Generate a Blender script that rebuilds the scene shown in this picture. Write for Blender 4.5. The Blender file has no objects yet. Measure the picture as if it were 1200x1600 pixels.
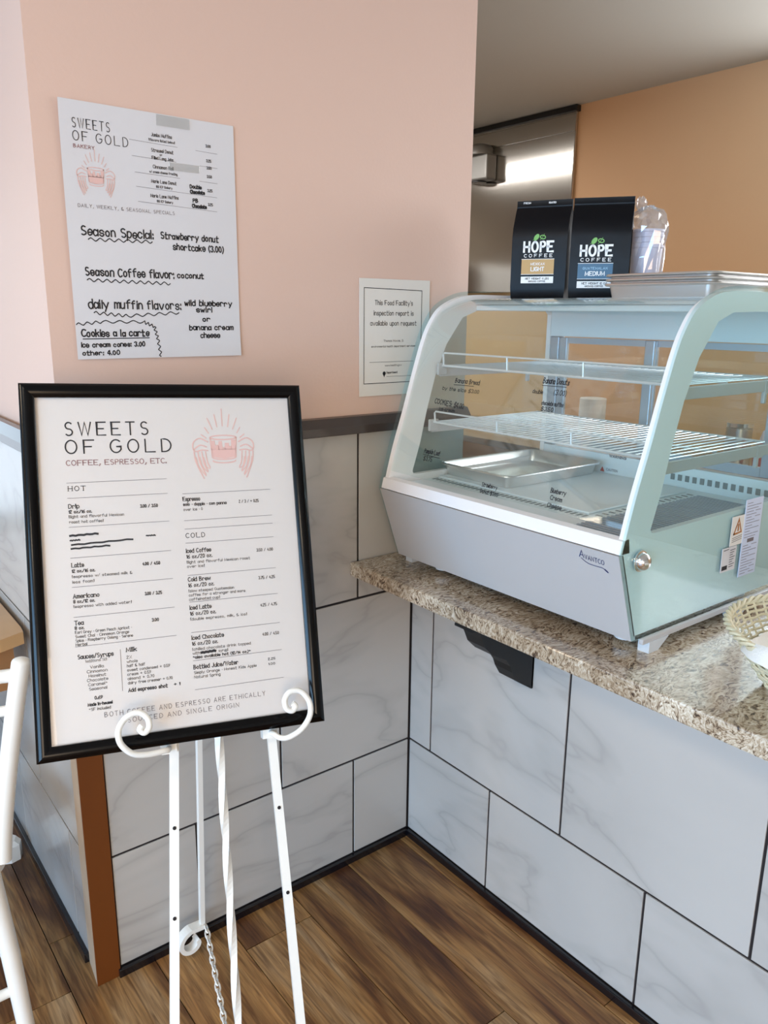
import bpy, bmesh, math, random
from mathutils import Vector, Matrix
random.seed(7)
S = bpy.context.scene
COL = S.collection
PI = math.pi
V = Vector

# ------------------------------------------------------------------ camera
cam_d = bpy.data.cameras.new('camera'); cam = bpy.data.objects.new('camera', cam_d); COL.objects.link(cam)
R_ = V((0.7898, -0.6133, 0.0101)); U_ = V((0.1416, 0.1983, 0.9699)); F_ = V((0.5968, 0.7645, -0.2435))
M = Matrix((R_, U_, -F_)).transposed().to_4x4(); M.translation = V((-1.3031, -1.5445, 1.4709))
cam.matrix_world = M
cam_d.sensor_fit = 'HORIZONTAL'; cam_d.sensor_width = 36; cam_d.lens = 1239.774 * 36 / 1200
cam_d.clip_start = .02; cam_d.clip_end = 200
S.camera = cam

# ------------------------------------------------------------------ world, lights, exposure
W = bpy.data.worlds.new('world'); S.world = W; W.use_nodes = True
bg = W.node_tree.nodes['Background']
sky = W.node_tree.nodes.new('ShaderNodeTexSky'); sky.sky_type = 'NISHITA'; sky.sun_disc = False
sky.sun_elevation = math.radians(40); sky.sun_rotation = math.radians(200)
W.node_tree.links.new(sky.outputs[0], bg.inputs[0]); bg.inputs[1].default_value = .22
S.view_settings.view_transform = 'Standard'; S.view_settings.look = 'None'
S.view_settings.gamma = 1; S.view_settings.use_curve_mapping = False
S.view_settings.exposure = 0.0

def area(name, loc, direction, sx, sy, power, color):
    d = bpy.data.lights.new(name, 'AREA'); d.shape = 'RECTANGLE'; d.size = sx; d.size_y = sy
    d.energy = power; d.color = color
    o = bpy.data.objects.new(name, d); COL.objects.link(o); o.location = loc
    o.rotation_euler = V(direction).to_track_quat('-Z', 'Y').to_euler(); return o
COOL = (.34, .64, 1.0); NEUT = (1, .965, .93); WARM = (1, .88, .74)
# daylight entering through the shop windows, plus an added warm rear fill
area('daylight_left_front', (-5.05, -2.3, 1.45), (1, 0, 0), 3.0, 2.0, 262, COOL)
area('daylight_left_back', (-5.05, 2.0, 1.45), (1, 0, 0), 2.6, 2.0, 25, COOL)
area('warm_fill_rear', (-3.35, -4.55, 1.3), (0, 1, 0), 2.0, 1.7, 74, (1, .72, .46))  # added warm fill behind the camera, not daylight; warms the back wall tiles
area('daylight_kitchen', (2.57, -1.15, 2.0), (-1, 0, 0), 2.7, .8, 62, (.96, .97, 1))
area('daylight_far_door', (-2.15, 4.27, 1.15), (0, -1, 0), 2.0, 2.1, 24, (.78, .89, 1))

# ------------------------------------------------------------------ helpers
def tag(o, label=None, cat=None, group=None, kind=None):
    if label: o['label'] = label
    if cat: o['category'] = cat
    if group: o['group'] = group
    if kind: o['kind'] = kind
    return o
def thing(name, label, cat, loc=(0, 0, 0), rz=0, group=None):
    o = bpy.data.objects.new(name, None); COL.objects.link(o); o.location = loc; o.rotation_euler = (0, 0, rz)
    o.empty_display_size = .05
    return tag(o, label, cat, group)

class MB:
    def __init__(s): s.v = []; s.f = []; s.smooth = False
    def add(s, vs, fs):
        n = len(s.v); s.v += [tuple(p) for p in vs]; s.f += [tuple(i + n for i in f) for f in fs]; return s
    def box(s, x0, x1, y0, y1, z0, z1, b=0):
        x0, x1 = min(x0, x1), max(x0, x1); y0, y1 = min(y0, y1), max(y0, y1); z0, z1 = min(z0, z1), max(z0, z1)
        if b <= 0:
            vs = [(x, y, z) for z in (z0, z1) for y in (y0, y1) for x in (x0, x1)]
            return s.add(vs, [(0, 2, 3, 1), (4, 5, 7, 6), (0, 1, 5, 4), (1, 3, 7, 5), (3, 2, 6, 7), (2, 0, 4, 6)])
        bm = bmesh.new(); bmesh.ops.create_cube(bm, size=1)
        for v in bm.verts: v.co = V(((x0 + x1) / 2 + v.co.x * (x1 - x0), (y0 + y1) / 2 + v.co.y * (y1 - y0), (z0 + z1) / 2 + v.co.z * (z1 - z0)))
        bmesh.ops.bevel(bm, geom=bm.edges[:], offset=b, segments=2, affect='EDGES', profile=.5)
        bm.verts.index_update()
        s.add([v.co[:] for v in bm.verts], [[v.index for v in f.verts] for f in bm.faces]); bm.free(); return s
    def prism(s, poly, axis, a, b):
        """poly in the two other axes (x,z) for axis y / (x,y) for z / (y,z) for x"""
        def mk(p, t):
            return {'y': (p[0], t, p[1]), 'z': (p[0], p[1], t), 'x': (t, p[0], p[1])}[axis]
        n = len(poly); vs = [mk(p, a) for p in poly] + [mk(p, b) for p in poly]
        fs = [tuple(range(n)), tuple(range(2 * n - 1, n - 1, -1))] + [(i, i + n, (i + 1) % n + n, (i + 1) % n) for i in range(n)]
        return s.add(vs, fs)
    def tube(s, pts, r, seg=10, caps=True, sq=None, twist=0, closed=False, up=None):
        pts = [V(p) for p in pts]; n = len(pts)
        rs = r if isinstance(r, (list, tuple)) else [r] * n
        vs = []; prev = None
        for i, p in enumerate(pts):
            if closed: t = pts[(i + 1) % n] - pts[(i - 1) % n]
            else: t = (pts[min(i + 1, n - 1)] - pts[max(i - 1, 0)])
            t.normalize()
            if prev is None:
                a = V(up) if up is not None else (V((0, 0, 1)) if abs(t.z) < .9 else V((1, 0, 0)))
                u = t.cross(a).normalized()
            else:
                u = (prev - t * prev.dot(t)).normalized()
            prev = u; w = t.cross(u)
            for k in range(seg):
                a = 2 * PI * (k + (.5 if sq else 0)) / seg + twist * i
                if sq: c = V((math.copysign(sq[0], math.cos(a)), math.copysign(sq[1], math.sin(a)))); ca, sa = math.cos(twist * i), math.sin(twist * i); x = c.x * ca - c.y * sa; y = c.x * sa + c.y * ca
                else: x = math.cos(a) * rs[i]; y = math.sin(a) * rs[i]
                vs.append(p + u * x + w * y)
        if sq and twist:   # rebuild corners with explicit twist
            vs = []; prev = None
            for i, p in enumerate(pts):
                t = (pts[min(i + 1, n - 1)] - pts[max(i - 1, 0)]).normalized()
                if prev is None: u = t.cross(V((1, 0, 0)) if abs(t.z) > .9 else V((0, 0, 1))).normalized()
                else: u = (prev - t * prev.dot(t)).normalized()
                prev = u; w = t.cross(u)
                for k in range(4):
                    a = PI / 4 + k * PI / 2 + twist * i
                    vs.append(p + (u * math.cos(a) + w * math.sin(a)) * sq[0] * 1.414)
        fs = []
        m = n if closed else n - 1
        for i in range(m):
            for k in range(seg):
                a = i * seg + k; b = i * seg + (k + 1) % seg; c = ((i + 1) % n) * seg + (k + 1) % seg; d = ((i + 1) % n) * seg + k
                fs.append((a, b, c, d))
        if caps and not closed: fs += [tuple(range(seg - 1, -1, -1)), tuple((n - 1) * seg + k for k in range(seg))]
        return s.add(vs, fs)
    def lathe(s, prof, c=(0, 0, 0), seg=24, axis='z'):
        vs = []
        for r, z in prof:
            for k in range(seg):
                a = 2 * PI * k / seg
                p = (r * math.cos(a), r * math.sin(a), z)
                if axis == 'y': p = (p[0], p[2], p[1])
                if axis == 'x': p = (p[2], p[0], p[1])
                vs.append((c[0] + p[0], c[1] + p[1], c[2] + p[2]))
        fs = []
        for i in range(len(prof) - 1):
            for k in range(seg):
                fs.append((i * seg + k, i * seg + (k + 1) % seg, (i + 1) * seg + (k + 1) % seg, (i + 1) * seg + k))
        fs += [tuple(range(seg - 1, -1, -1)), tuple((len(prof) - 1) * seg + k for k in range(seg))]
        return s.add(vs, fs)
    def loft(s, rings, cap0=True, cap1=True):
        n = len(rings[0]); vs = [p for r in rings for p in r]; fs = []
        for i in range(len(rings) - 1):
            for k in range(n):
                fs.append((i * n + k, i * n + (k + 1) % n, (i + 1) * n + (k + 1) % n, (i + 1) * n + k))
        if cap0: fs.append(tuple(range(n - 1, -1, -1)))
        if cap1: fs.append(tuple((len(rings) - 1) * n + k for k in range(n)))
        return s.add(vs, fs)
    def build(s, name, mat, parent=None, smooth=False, fix=True, **kw):
        me = bpy.data.meshes.new(name); me.from_pydata(s.v, [], s.f)
        if fix:
            bm = bmesh.new(); bm.from_mesh(me); bmesh.ops.recalc_face_normals(bm, faces=bm.faces); bm.to_mesh(me); bm.free()
        me.materials.append(mat)
        if smooth:
            for p in me.polygons: p.use_smooth = True
            try: me.set_sharp_from_angle(angle=math.radians(40))
            except Exception: pass
        o = bpy.data.objects.new(name, me); COL.objects.link(o)
        if parent: o.parent = parent
        return tag(o, **kw)

def copy_tree(o, parent=None):
    c = o.copy(); COL.objects.link(c); c.parent = parent
    for k in KIDS(o): copy_tree(k, c)
    return c
def KIDS(o): return [x for x in bpy.data.objects if x.parent == o and x != o]

# ------------------------------------------------------------------ materials
def srgb(r, g, b):
    f = lambda c: (c / 255 / 12.92) if c / 255 <= .04045 else ((c / 255 + .055) / 1.055) ** 2.4
    return (f(r), f(g), f(b), 1)
def nt(name):
    m = bpy.data.materials.new(name); m.use_nodes = True; t = m.node_tree; return m, t, t.nodes['Principled BSDF']
def mat(name, col, rough=.5, metal=0, noise=0, nscale=8, bump=0, bscale=60, spec=.5, coat=0, trans=0):
    m, t, p = nt(name)
    col = tuple(col) + ((1,) if len(col) == 3 else ())
    p.inputs['Base Color'].default_value = col; p.inputs['Roughness'].default_value = rough
    p.inputs['Metallic'].default_value = metal; p.inputs['Specular IOR Level'].default_value = spec
    p.inputs['Coat Weight'].default_value = coat; p.inputs['Transmission Weight'].default_value = trans
    tc = t.nodes.new('ShaderNodeTexCoord')
    n = t.nodes.new('ShaderNodeTexNoise'); n.inputs['Scale'].default_value = nscale; n.inputs['Detail'].default_value = 4
    t.links.new(tc.outputs['Object'], n.inputs['Vector'])
    if noise:
        mx = t.nodes.new('ShaderNodeMix'); mx.data_type = 'RGBA'
        mx.inputs[6].default_value = tuple(c * (1 - noise) for c in col[:3]) + (1,); mx.inputs[7].default_value = tuple(min(1, c * (1 + noise)) for c in col[:3]) + (1,)
        t.links.new(n.outputs['Fac'], mx.inputs[0]); t.links.new(mx.outputs[2], p.inputs['Base Color'])
    if bump:
        b = t.nodes.new('ShaderNodeBump'); b.inputs['Strength'].default_value = bump; b.inputs['Distance'].default_value = .002
        n2 = t.nodes.new('ShaderNodeTexNoise'); n2.inputs['Scale'].default_value = bscale
        t.links.new(tc.outputs['Object'], n2.inputs['Vector']); t.links.new(n2.outputs['Fac'], b.inputs['Height']); t.links.new(b.outputs[0], p.inputs['Normal'])
    return m
def ramp(t, fac, stops):
    r = t.nodes.new('ShaderNodeValToRGB'); e = r.color_ramp.elements
    while len(e) < len(stops): e.new(.5)
    for k, (pos, c) in enumerate(stops): e[k].position = pos; e[k].color = c
    t.links.new(fac, r.inputs[0]); return r.outputs[0]

def tile_mat():
    m, t, p = nt('marble_tile'); L = t.links.new; N = t.nodes.new
    tc = N('ShaderNodeTexCoord'); oi = N('ShaderNodeObjectInfo'); ad = N('ShaderNodeVectorMath'); ad.operation = 'ADD'
    sc = N('ShaderNodeVectorMath'); sc.operation = 'SCALE'; sc.inputs['Scale'].default_value = 37
    cx = N('ShaderNodeCombineXYZ'); L(oi.outputs['Random'], cx.inputs[0]); L(oi.outputs['Random'], cx.inputs[1]); L(oi.outputs['Random'], cx.inputs[2])
    L(cx.outputs[0], sc.inputs[0]); L(tc.outputs['Object'], ad.inputs[0]); L(sc.outputs[0], ad.inputs[1])
    mp = N('ShaderNodeMapping'); mp.inputs['Rotation'].default_value = (.5, .6, .3); mp.inputs['Scale'].default_value = (1, 1, 2.4); L(ad.outputs[0], mp.inputs[0])
    n = N('ShaderNodeTexNoise'); n.inputs['Scale'].default_value = 1.5; n.inputs['Detail'].default_value = 4; n.inputs['Distortion'].default_value = .5; n.inputs['Roughness'].default_value = .52
    L(mp.outputs[0], n.inputs['Vector'])
    sb = N('ShaderNodeMath'); sb.operation = 'SUBTRACT'; sb.inputs[1].default_value = .5; L(n.outputs['Fac'], sb.inputs[0])
    ab = N('ShaderNodeMath'); ab.operation = 'ABSOLUTE'; L(sb.outputs[0], ab.inputs[0])
    v = ramp(t, ab.outputs[0], [(0, (.425, .405, .385, 1)), (.012, (.475, .455, .43, 1)), (.05, (.515, .492, .466, 1)), (.2, (.532, .508, .480, 1))])
    n2 = N('ShaderNodeTexNoise'); n2.inputs['Scale'].default_value = 1.6; n2.inputs['Detail'].default_value = 2; L(ad.outputs[0], n2.inputs['Vector'])
    mx = N('ShaderNodeMix'); mx.data_type = 'RGBA'; mx.blend_type = 'MULTIPLY'; mx.inputs[0].default_value = 1
    L(v, mx.inputs[6]); L(ramp(t, n2.outputs['Fac'], [(.35, (.9, .9, .9, 1)), (.65, (1, 1, 1, 1))]), mx.inputs[7])
    L(mx.outputs[2], p.inputs['Base Color']); p.inputs['Roughness'].default_value = .22; p.inputs['Specular IOR Level'].default_value = .5
    return m
def plank_mat():
    m, t, p = nt('vinyl_plank'); L = t.links.new; N = t.nodes.new
    tc = N('ShaderNodeTexCoord'); oi = N('ShaderNodeObjectInfo')
    cx = N('ShaderNodeCombineXYZ')
    mu = N('ShaderNodeMath'); mu.operation = 'MULTIPLY'; mu.inputs[1].default_value = 53; L(oi.outputs['Random'], mu.inputs[0])
    for k in range(3): L(mu.outputs[0], cx.inputs[k])
    ad = N('ShaderNodeVectorMath'); ad.operation = 'ADD'; L(tc.outputs['Object'], ad.inputs[0]); L(cx.outputs[0], ad.inputs[1])
    mp = N('ShaderNodeMapping'); mp.inputs['Scale'].default_value = (11, 1.5, 1); L(ad.outputs[0], mp.inputs[0])
    n = N('ShaderNodeTexNoise'); n.inputs['Scale'].default_value = 1; n.inputs['Detail'].default_value = 4; n.inputs['Distortion'].default_value = .9; n.inputs['Roughness'].default_value = .55; L(mp.outputs[0], n.inputs['Vector'])
    mp2 = N('ShaderNodeMapping'); mp2.inputs['Scale'].default_value = (70, 4, 1); L(ad.outputs[0], mp2.inputs[0])
    n2 = N('ShaderNodeTexNoise'); n2.inputs['Scale'].default_value = 1.5; n2.inputs['Detail'].default_value = 6; n2.inputs['Distortion'].default_value = 1.2; L(mp2.outputs[0], n2.inputs['Vector'])
    c1 = ramp(t, n.outputs['Fac'], [(.30, srgb(78, 42, 22)), (.42, srgb(122, 82, 44)), (.54, srgb(162, 122, 74)), (.7, srgb(176, 146, 108))])
    c2 = ramp(t, n2.outputs['Fac'], [(.33, (.48, .42, .38, 1)), (.5, (.85, .82, .8, 1)), (.68, (1.22, 1.2, 1.16, 1))])
    mx = N('ShaderNodeMix'); mx.data_type = 'RGBA'; mx.blend_type = 'MULTIPLY'; mx.inputs[0].default_value = 1; L(c1, mx.inputs[6]); L(c2, mx.inputs[7])
    hs = N('ShaderNodeHueSaturation'); vr = N('ShaderNodeMapRange'); vr.inputs[3].default_value = .8; vr.inputs[4].default_value = 1.12; L(oi.outputs['Random'], vr.inputs[0]); L(vr.outputs[0], hs.inputs['Value']); L(mx.outputs[2], hs.inputs['Color'])
    L(hs.outputs[0], p.inputs['Base Color']); p.inputs['Roughness'].default_value = .42
    b = N('ShaderNodeBump'); b.inputs['Strength'].default_value = .25; b.inputs['Distance'].default_value = .001; L(n2.outputs['Fac'], b.inputs['Height']); L(b.outputs[0], p.inputs['Normal'])
    return m
def granite_mat():
    m, t, p = nt('granite'); L = t.links.new; N = t.nodes.new
    tc = N('ShaderNodeTexCoord')
    mp = N('ShaderNodeMapping'); mp.inputs['Rotation'].default_value = (0, 0, .5); mp.inputs['Scale'].default_value = (1, 2.1, 1.4); L(tc.outputs['Object'], mp.inputs[0])
    n0 = N('ShaderNodeTexNoise'); n0.inputs['Scale'].default_value = 3.5; n0.inputs['Detail'].default_value = 3; n0.inputs['Distortion'].default_value = 1; L(tc.outputs['Object'], n0.inputs['Vector'])
    vm = N('ShaderNodeMix'); vm.data_type = 'RGBA'; vm.inputs[0].default_value = .17; L(mp.outputs[0], vm.inputs[6]); L(n0.outputs['Color'], vm.inputs[7])
    n = N('ShaderNodeTexNoise'); n.inputs['Scale'].default_value = 62; n.inputs['Detail'].default_value = 5; n.inputs['Distortion'].default_value = 1.7; n.inputs['Roughness'].default_value = .6; L(vm.outputs[2], n.inputs['Vector'])
    c = ramp(t, n.outputs['Fac'], [(.32, srgb(66, 56, 52)), (.41, srgb(140, 120, 100)), (.47, srgb(188, 170, 146)), (.56, srgb(216, 204, 184)), (.68, srgb(240, 234, 222))])
    c0 = ramp(t, n0.outputs['Fac'], [(.38, (.62, .56, .5, 1)), (.6, (1, 1, 1, 1))])
    mx = N('ShaderNodeMix'); mx.data_type = 'RGBA'; mx.blend_type = 'MULTIPLY'; mx.inputs[0].default_value = 1; L(c, mx.inputs[6]); L(c0, mx.inputs[7])
    L(mx.outputs[2], p.inputs['Base Color']); p.inputs['Roughness'].default_value = .16; p.inputs['Coat Weight'].default_value = .3
    return m
def steel_mat(name, col=(.56, .54, .52, 1), rough=.28, axis=0):
    m, t, p = nt(name); L = t.links.new; N = t.nodes.new
    p.inputs['Base Color'].default_value = col; p.inputs['Metallic'].default_value = 1; p.inputs['Roughness'].default_value = rough
    tc = N('ShaderNodeTexCoord'); mp = N('ShaderNodeMapping'); mp.inputs['Scale'].default_value = [(2, 400, 400), (400, 2, 400), (400, 400, 2)][axis]; L(tc.outputs['Object'], mp.inputs[0])
    n = N('ShaderNodeTexNoise'); n.inputs['Scale'].default_value = 1; L(mp.outputs[0], n.inputs['Vector'])
    b = N('ShaderNodeBump'); b.inputs['Strength'].default_value = .08; b.inputs['Distance'].default_value = .0006; L(n.outputs['Fac'], b.inputs['Height']); L(b.outputs[0], p.inputs['Normal'])
    return m
def glass_mat(name, tint=(.95, .985, .975), refl=1.0, haze=0, ior=1.5):
    m = bpy.data.materials.new(name); m.use_nodes = True; t = m.node_tree; t.nodes.clear(); N = t.nodes.new; L = t.links.new
    out = N('ShaderNodeOutputMaterial'); tr = N('ShaderNodeBsdfTransparent'); tr.inputs[0].default_value = tuple(tint) + (1,)
    gl = N('ShaderNodeBsdfGlossy'); gl.inputs['Roughness'].default_value = .02; gl.inputs[0].default_value = (1, 1, 1, 1)
    fr = N('ShaderNodeLayerWeight'); fr.inputs[0].default_value = .5
    pw_ = N('ShaderNodeMath'); pw_.operation = 'POWER'; pw_.inputs[1].default_value = 5; L(fr.outputs['Facing'], pw_.inputs[0])
    mu = N('ShaderNodeMath'); mu.operation = 'MULTIPLY_ADD'; mu.inputs[1].default_value = .9; mu.inputs[2].default_value = .045 * refl; mu.use_clamp = True; L(pw_.outputs[0], mu.inputs[0])
    mx = N('ShaderNodeMixShader'); L(mu.outputs[0], mx.inputs[0]); L(tr.outputs[0], mx.inputs[1]); L(gl.outputs[0], mx.inputs[2])
    last = mx.outputs[0]
    if haze:
        df = N('ShaderNodeBsdfDiffuse'); df.inputs[0].default_value = (.8, .85, .85, 1); m2 = N('ShaderNodeMixShader'); m2.inputs[0].default_value = haze
        L(last, m2.inputs[1]); L(df.outputs[0], m2.inputs[2]); last = m2.outputs[0]
    L(last, out.inputs[0]); return m
def emit(name, col, st):
    m = bpy.data.materials.new(name); m.use_nodes = True; t = m.node_tree; t.nodes.clear()
    o = t.nodes.new('ShaderNodeOutputMaterial'); e = t.nodes.new('ShaderNodeEmission'); e.inputs[0].default_value = tuple(col) + (1,); e.inputs[1].default_value = st
    t.links.new(e.outputs[0], o.inputs[0]); return m

TILE = tile_mat(); PLANK = plank_mat(); GRAN = granite_mat()
PINK = mat('pink_wall_paint', srgb(218, 186, 170), .55, noise=.03, nscale=1.2, bump=.12, bscale=140)
ORANGE = mat('orange_wall_paint', srgb(236, 188, 140), .6, noise=.03, nscale=1, bump=.1, bscale=140)
CEIL = mat('ceiling_paint', srgb(206, 204, 194), .8, noise=.02, nscale=2)
CREAM = mat('cream_wall_paint', srgb(214, 204, 188), .7, noise=.03)
GROUT = mat('dark_grout', srgb(34, 27, 27), .85, noise=.2, nscale=60)
BLACKT = mat('black_metal_trim', srgb(16, 15, 20), .25, metal=0, noise=.1, coat=.3)
BRACK = mat('black_bracket_steel', srgb(12, 12, 13), .45, noise=.1)
BROWNT = mat('brown_painted_board', srgb(106, 54, 8), .5, noise=.1, nscale=4)
BEIGET = mat('beige_board_edge', srgb(190, 168, 144), .6, noise=.08, nscale=20)
RAIL = mat('dark_brown_rail', srgb(62, 50, 46), .3, noise=.12, nscale=12, coat=.4)
WHITEP = mat('white_powder_coat', srgb(184, 182, 182), .32, noise=.02)
TRIMW = mat('white_trim', srgb(236, 232, 230), .35, noise=.02)
WHITEM = mat('white_easel_enamel', srgb(238, 236, 230), .3, noise=.03, nscale=30, coat=.3)
WHITEC = mat('white_chair_paint', srgb(236, 233, 226), .35, noise=.03, nscale=10)
FRAMEB = mat('black_frame_lacquer', srgb(6, 5, 6), .16, noise=.1, spec=.22)
PAPER = mat('poster_paper', srgb(216, 209, 204), .45, noise=.012, nscale=3)
PAPER2 = mat('laminated_paper', srgb(216, 213, 215), .22, noise=.015, nscale=5, coat=.25)
PAPER3 = mat('notice_paper', srgb(224, 218, 210), .6, noise=.02, nscale=5)
INK = mat('black_ink', srgb(34, 30, 34), .7, noise=.05)
INKG = mat('grey_ink', srgb(112, 102, 104), .7, noise=.05)
MARK = mat('black_marker', srgb(24, 22, 28), .6, noise=.05)
PINKI = mat('rose_ink', srgb(222, 182, 174), .7, noise=.05)
ROSE2 = mat('brown_rose_ink', srgb(150, 112, 112), .7, noise=.05)
STEEL = steel_mat('brushed_steel', axis=1)
HOODST = steel_mat('hood_steel', (.52, .49, .45, 1), .14, axis=1)
ALU = steel_mat('tray_aluminium', (.78, .78, .77, 1), .3, axis=0)
CHROME = mat('chrome', (.85, .85, .86), .06, metal=1, noise=.02)
WIRE = mat('chromed_wire', (.86, .88, .90), .3, metal=.6, noise=.02)
GREYM = mat('pale_grey_case_metal', srgb(222, 228, 230), .3, metal=.0, noise=.03, nscale=6)
SILVER = mat('anodised_door_frame', srgb(178, 186, 196), .35, metal=.6, noise=.05)
DARKM = mat('dark_slot', srgb(120, 130, 132), .7, noise=.1)
GLASS = glass_mat('clear_case_glass', (.955, .985, .975), 1.5)
SIDEG = glass_mat('aqua_side_glass', (.868, .966, .976), .75)
DOORG = glass_mat('door_glass', (.95, .97, .97), .8)
WING = glass_mat('window_glass', (.97, .98, .98), .5)
POSTG = glass_mat('poster_glazing', (.99, .99, .99), .25)
PLASTIC = glass_mat('thin_plastic_film', (.92, .92, .94), 2.4, haze=.16)
LABELF = glass_mat('label_film', (.93, .95, .94), .5, haze=.08)
TAPE = glass_mat('clear_tape', (.985, .985, .98), 3.0, haze=.03)
BAGM = mat('matte_black_foil', srgb(5, 6, 11), .40, noise=.15, nscale=20, bump=.5, bscale=22, spec=.2)
WHITEI = mat('white_print', srgb(238, 238, 236), .5, noise=.02)
GREENI = mat('green_print', srgb(126, 186, 92), .5, noise=.1)
OCHRE = mat('ochre_label', srgb(190, 150, 84), .45, noise=.04)
BLUEL = mat('slate_blue_label', srgb(54, 96, 124), .45, noise=.04)
LBLUE = mat('pale_blue_print', srgb(150, 190, 214), .5, noise=.04)
NAVY = mat('navy_logo_print', srgb(38, 46, 100), .5, noise=.05)
REDI = mat('red_sticker_print', srgb(190, 70, 60), .5, noise=.05)
ORGI = mat('orange_brown_print', srgb(170, 110, 60), .5, noise=.05)
WOODT = mat('light_wood_table', srgb(196, 154, 104), .4, noise=.16, nscale=9, coat=.2)
WOODD = mat('dark_wood_apron', srgb(150, 104, 62), .5, noise=.2, nscale=9)
WICKER = mat('pale_wicker', srgb(220, 211, 180), .6, noise=.2, nscale=60, bump=.3, bscale=90)
CLOTH = mat('white_cotton', srgb(244, 242, 236), .85, noise=.02, bump=.3, bscale=300)
CUPW = mat('white_plastic', srgb(222, 216, 232), .35, noise=.03)
RUBBER = mat('grey_plastic_foot', srgb(206, 210, 214), .45, noise=.04)
TREE = mat('tree_leaves', srgb(96, 140, 70), .8, noise=.4, nscale=6)
GROUND = mat('asphalt', srgb(120, 122, 126), .9, noise=.1, nscale=3)
REDP = mat('red_plastic', srgb(186, 46, 52), .4, noise=.05)

# ------------------------------------------------------------------ stroke lettering
GL = {
'A': '024... ', }
GL = {
'A':'022842 1434','B':'0208 ~0838473505 ~0535443202 0232','C':'~472806042243','D':'0208 ~0828460422... '}
GL = {
'A':'022842 1434','B':'0208 ~0828371505 ~0525442202','C':'~47382817060413223243','D':'0208 ~082847464432 3202'.replace(' 3202','')+' ~44321202','E':'48080242 0535','F':'480802 0535','G':'~47382817060413223244 4424','H':'0802 4842 0545','I':'0802','J':'~3834221203','K':'0802 4805 1642','L':'080242','M':'0208244842','N':'02084248','O':'~281706041322334446372 8'.replace(' ',''),'P':'0208 ~0828473625 2505','Q':'~2817060413223344463728 3442','R':'0208 ~0828473625 2505 2542','S':'~4738281706153544433222 1203'.replace(' ',''),'T':'0848 2822','U':'0804 ~041322334 4 4448'.replace('334 4','3344'),'V':'082248','W':'0812263248','X':'0842 0248','Y':'082548 2522','Z':'08480242',
'a':'~351605031233 3632','b':'0802 ~0516263533221203','c':'~3526160503122233','d':'3832 ~3526160503122233','e':'0434 ~34352616050312223 3'.replace('3 3','33'),'f':'~3828171612 0636','g':'~3526160503122233 ~363331201001','h':'0802 ~0516263532','i':'0602 0708','j':'~161110 0017 18'.replace(' 0017 18','')+' ~1110 1718'.replace('~1110 ',''),'k':'0802 3604 1532','l':'0802','m':'0602 ~05162522 ~25364542','n':'0602 ~0516263532','o':'~160503122233352616','p':'0600 ~0516263533221203','q':'3630 ~3526160503122233','r':'0602 ~05162635','s':'~35261605142433221203','t':'1813 ~13122232 0636','u':'~0603122233 3632','v':'062246','w':'0612253246','x':'0632 0236','y':'0622 4610','z':'06360232',
'0':'~180604122234362818','1':'071812','2':'~0718283726 2602 0232','3':'~0718283725 ~2534221203','4':'22280434','5':'380805 ~05253433221203','6':'~38160403122233342515 04'.replace(' ',''),'7':'083812','8':'~1807061525343322120304152536372818','9':'~0224363728180706152536',
'.':'0203',',':'1301',':':'0203 0506','/':'0238','(':'~18060411','[':'18080212',']':'08181202',')':'~08161401','&':'~4206172827160312224 4'.replace('4 4','44'),'+':'0545 2723','*':'0636 1725','-':'0535','\'':'0807','%':'0238 0708 3233','!':'0804 0302','=':'0444 0646','•':'1415','$':'~4738281706153544433222120 3 2921'.replace('120 3','1203'),'"':'0807 1817','?':'~0728373523 2202'.replace(' 2202',''),
}
def _parse(g):
    out = []
    for s in g.split():
        sm = s[0] == '~'; s = s.lstrip('~')
        pts = [(int(s[i]), int(s[i + 1]) - 2) for i in range(0, len(s) - 1, 2)]
        out.append((sm, pts))
    return out
GLY = {k: _parse(v) for k, v in GL.items()}
def _arc(cx, cy, rx, ry, a0, a1, n=14): return [(cx + rx * math.cos(math.radians(a0 + (a1 - a0) * i / n)), cy + ry * math.sin(math.radians(a0 + (a1 - a0) * i / n))) for i in range(n + 1)]
_O = _arc(2.2, 3, 2.2, 3, 90, 450, 22)
GLY['O'] = [(False, _O)]; GLY['Q'] = [(False, _O), (False, [(3, 1.2), (4.4, -.2)])]; GLY['0'] = [(False, _arc(1.5, 3, 1.5, 3, 90, 450, 14))]
GLY['o'] = [(False, _arc(1.5, 2, 1.5, 2, 90, 450, 12))]
GLY['C'] = [(False, _arc(2.3, 3, 2.3, 3, 48, 312))]; GLY['G'] = [(False, _arc(2.3, 3, 2.3, 3, 48, 330) + [(4.3, 2.8), (2.6, 2.8)])]
GLY['D'] = [(False, [(0, 0), (0, 6), (1.2, 6)] + _arc(1.2, 3, 2.7, 3, 90, -90) + [(0, 0)])]
GLY['P'] = [(False, [(0, 0), (0, 6), (1.8, 6)] + _arc(1.8, 4.5, 1.5, 1.5, 90, -90, 8) + [(0, 3)])]
GLY['R'] = GLY['P'] + [(False, [(1.8, 3), (3.6, 0)])]
GLY['S'] = [(False, _arc(1.9, 4.5, 1.5, 1.5, 40, 270, 10) + _arc(1.9, 1.5, 1.6, 1.5, 90, -140, 10)[1:])]
GLY['W'] = [(False, [(0, 6), (1.4, 0), (2.8, 6), (4.2, 0), (5.6, 6)])]; GLY['M'] = [(False, [(0, 0), (.4, 6), (2.4, 1), (4.4, 6), (4.8, 0)])]
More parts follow.
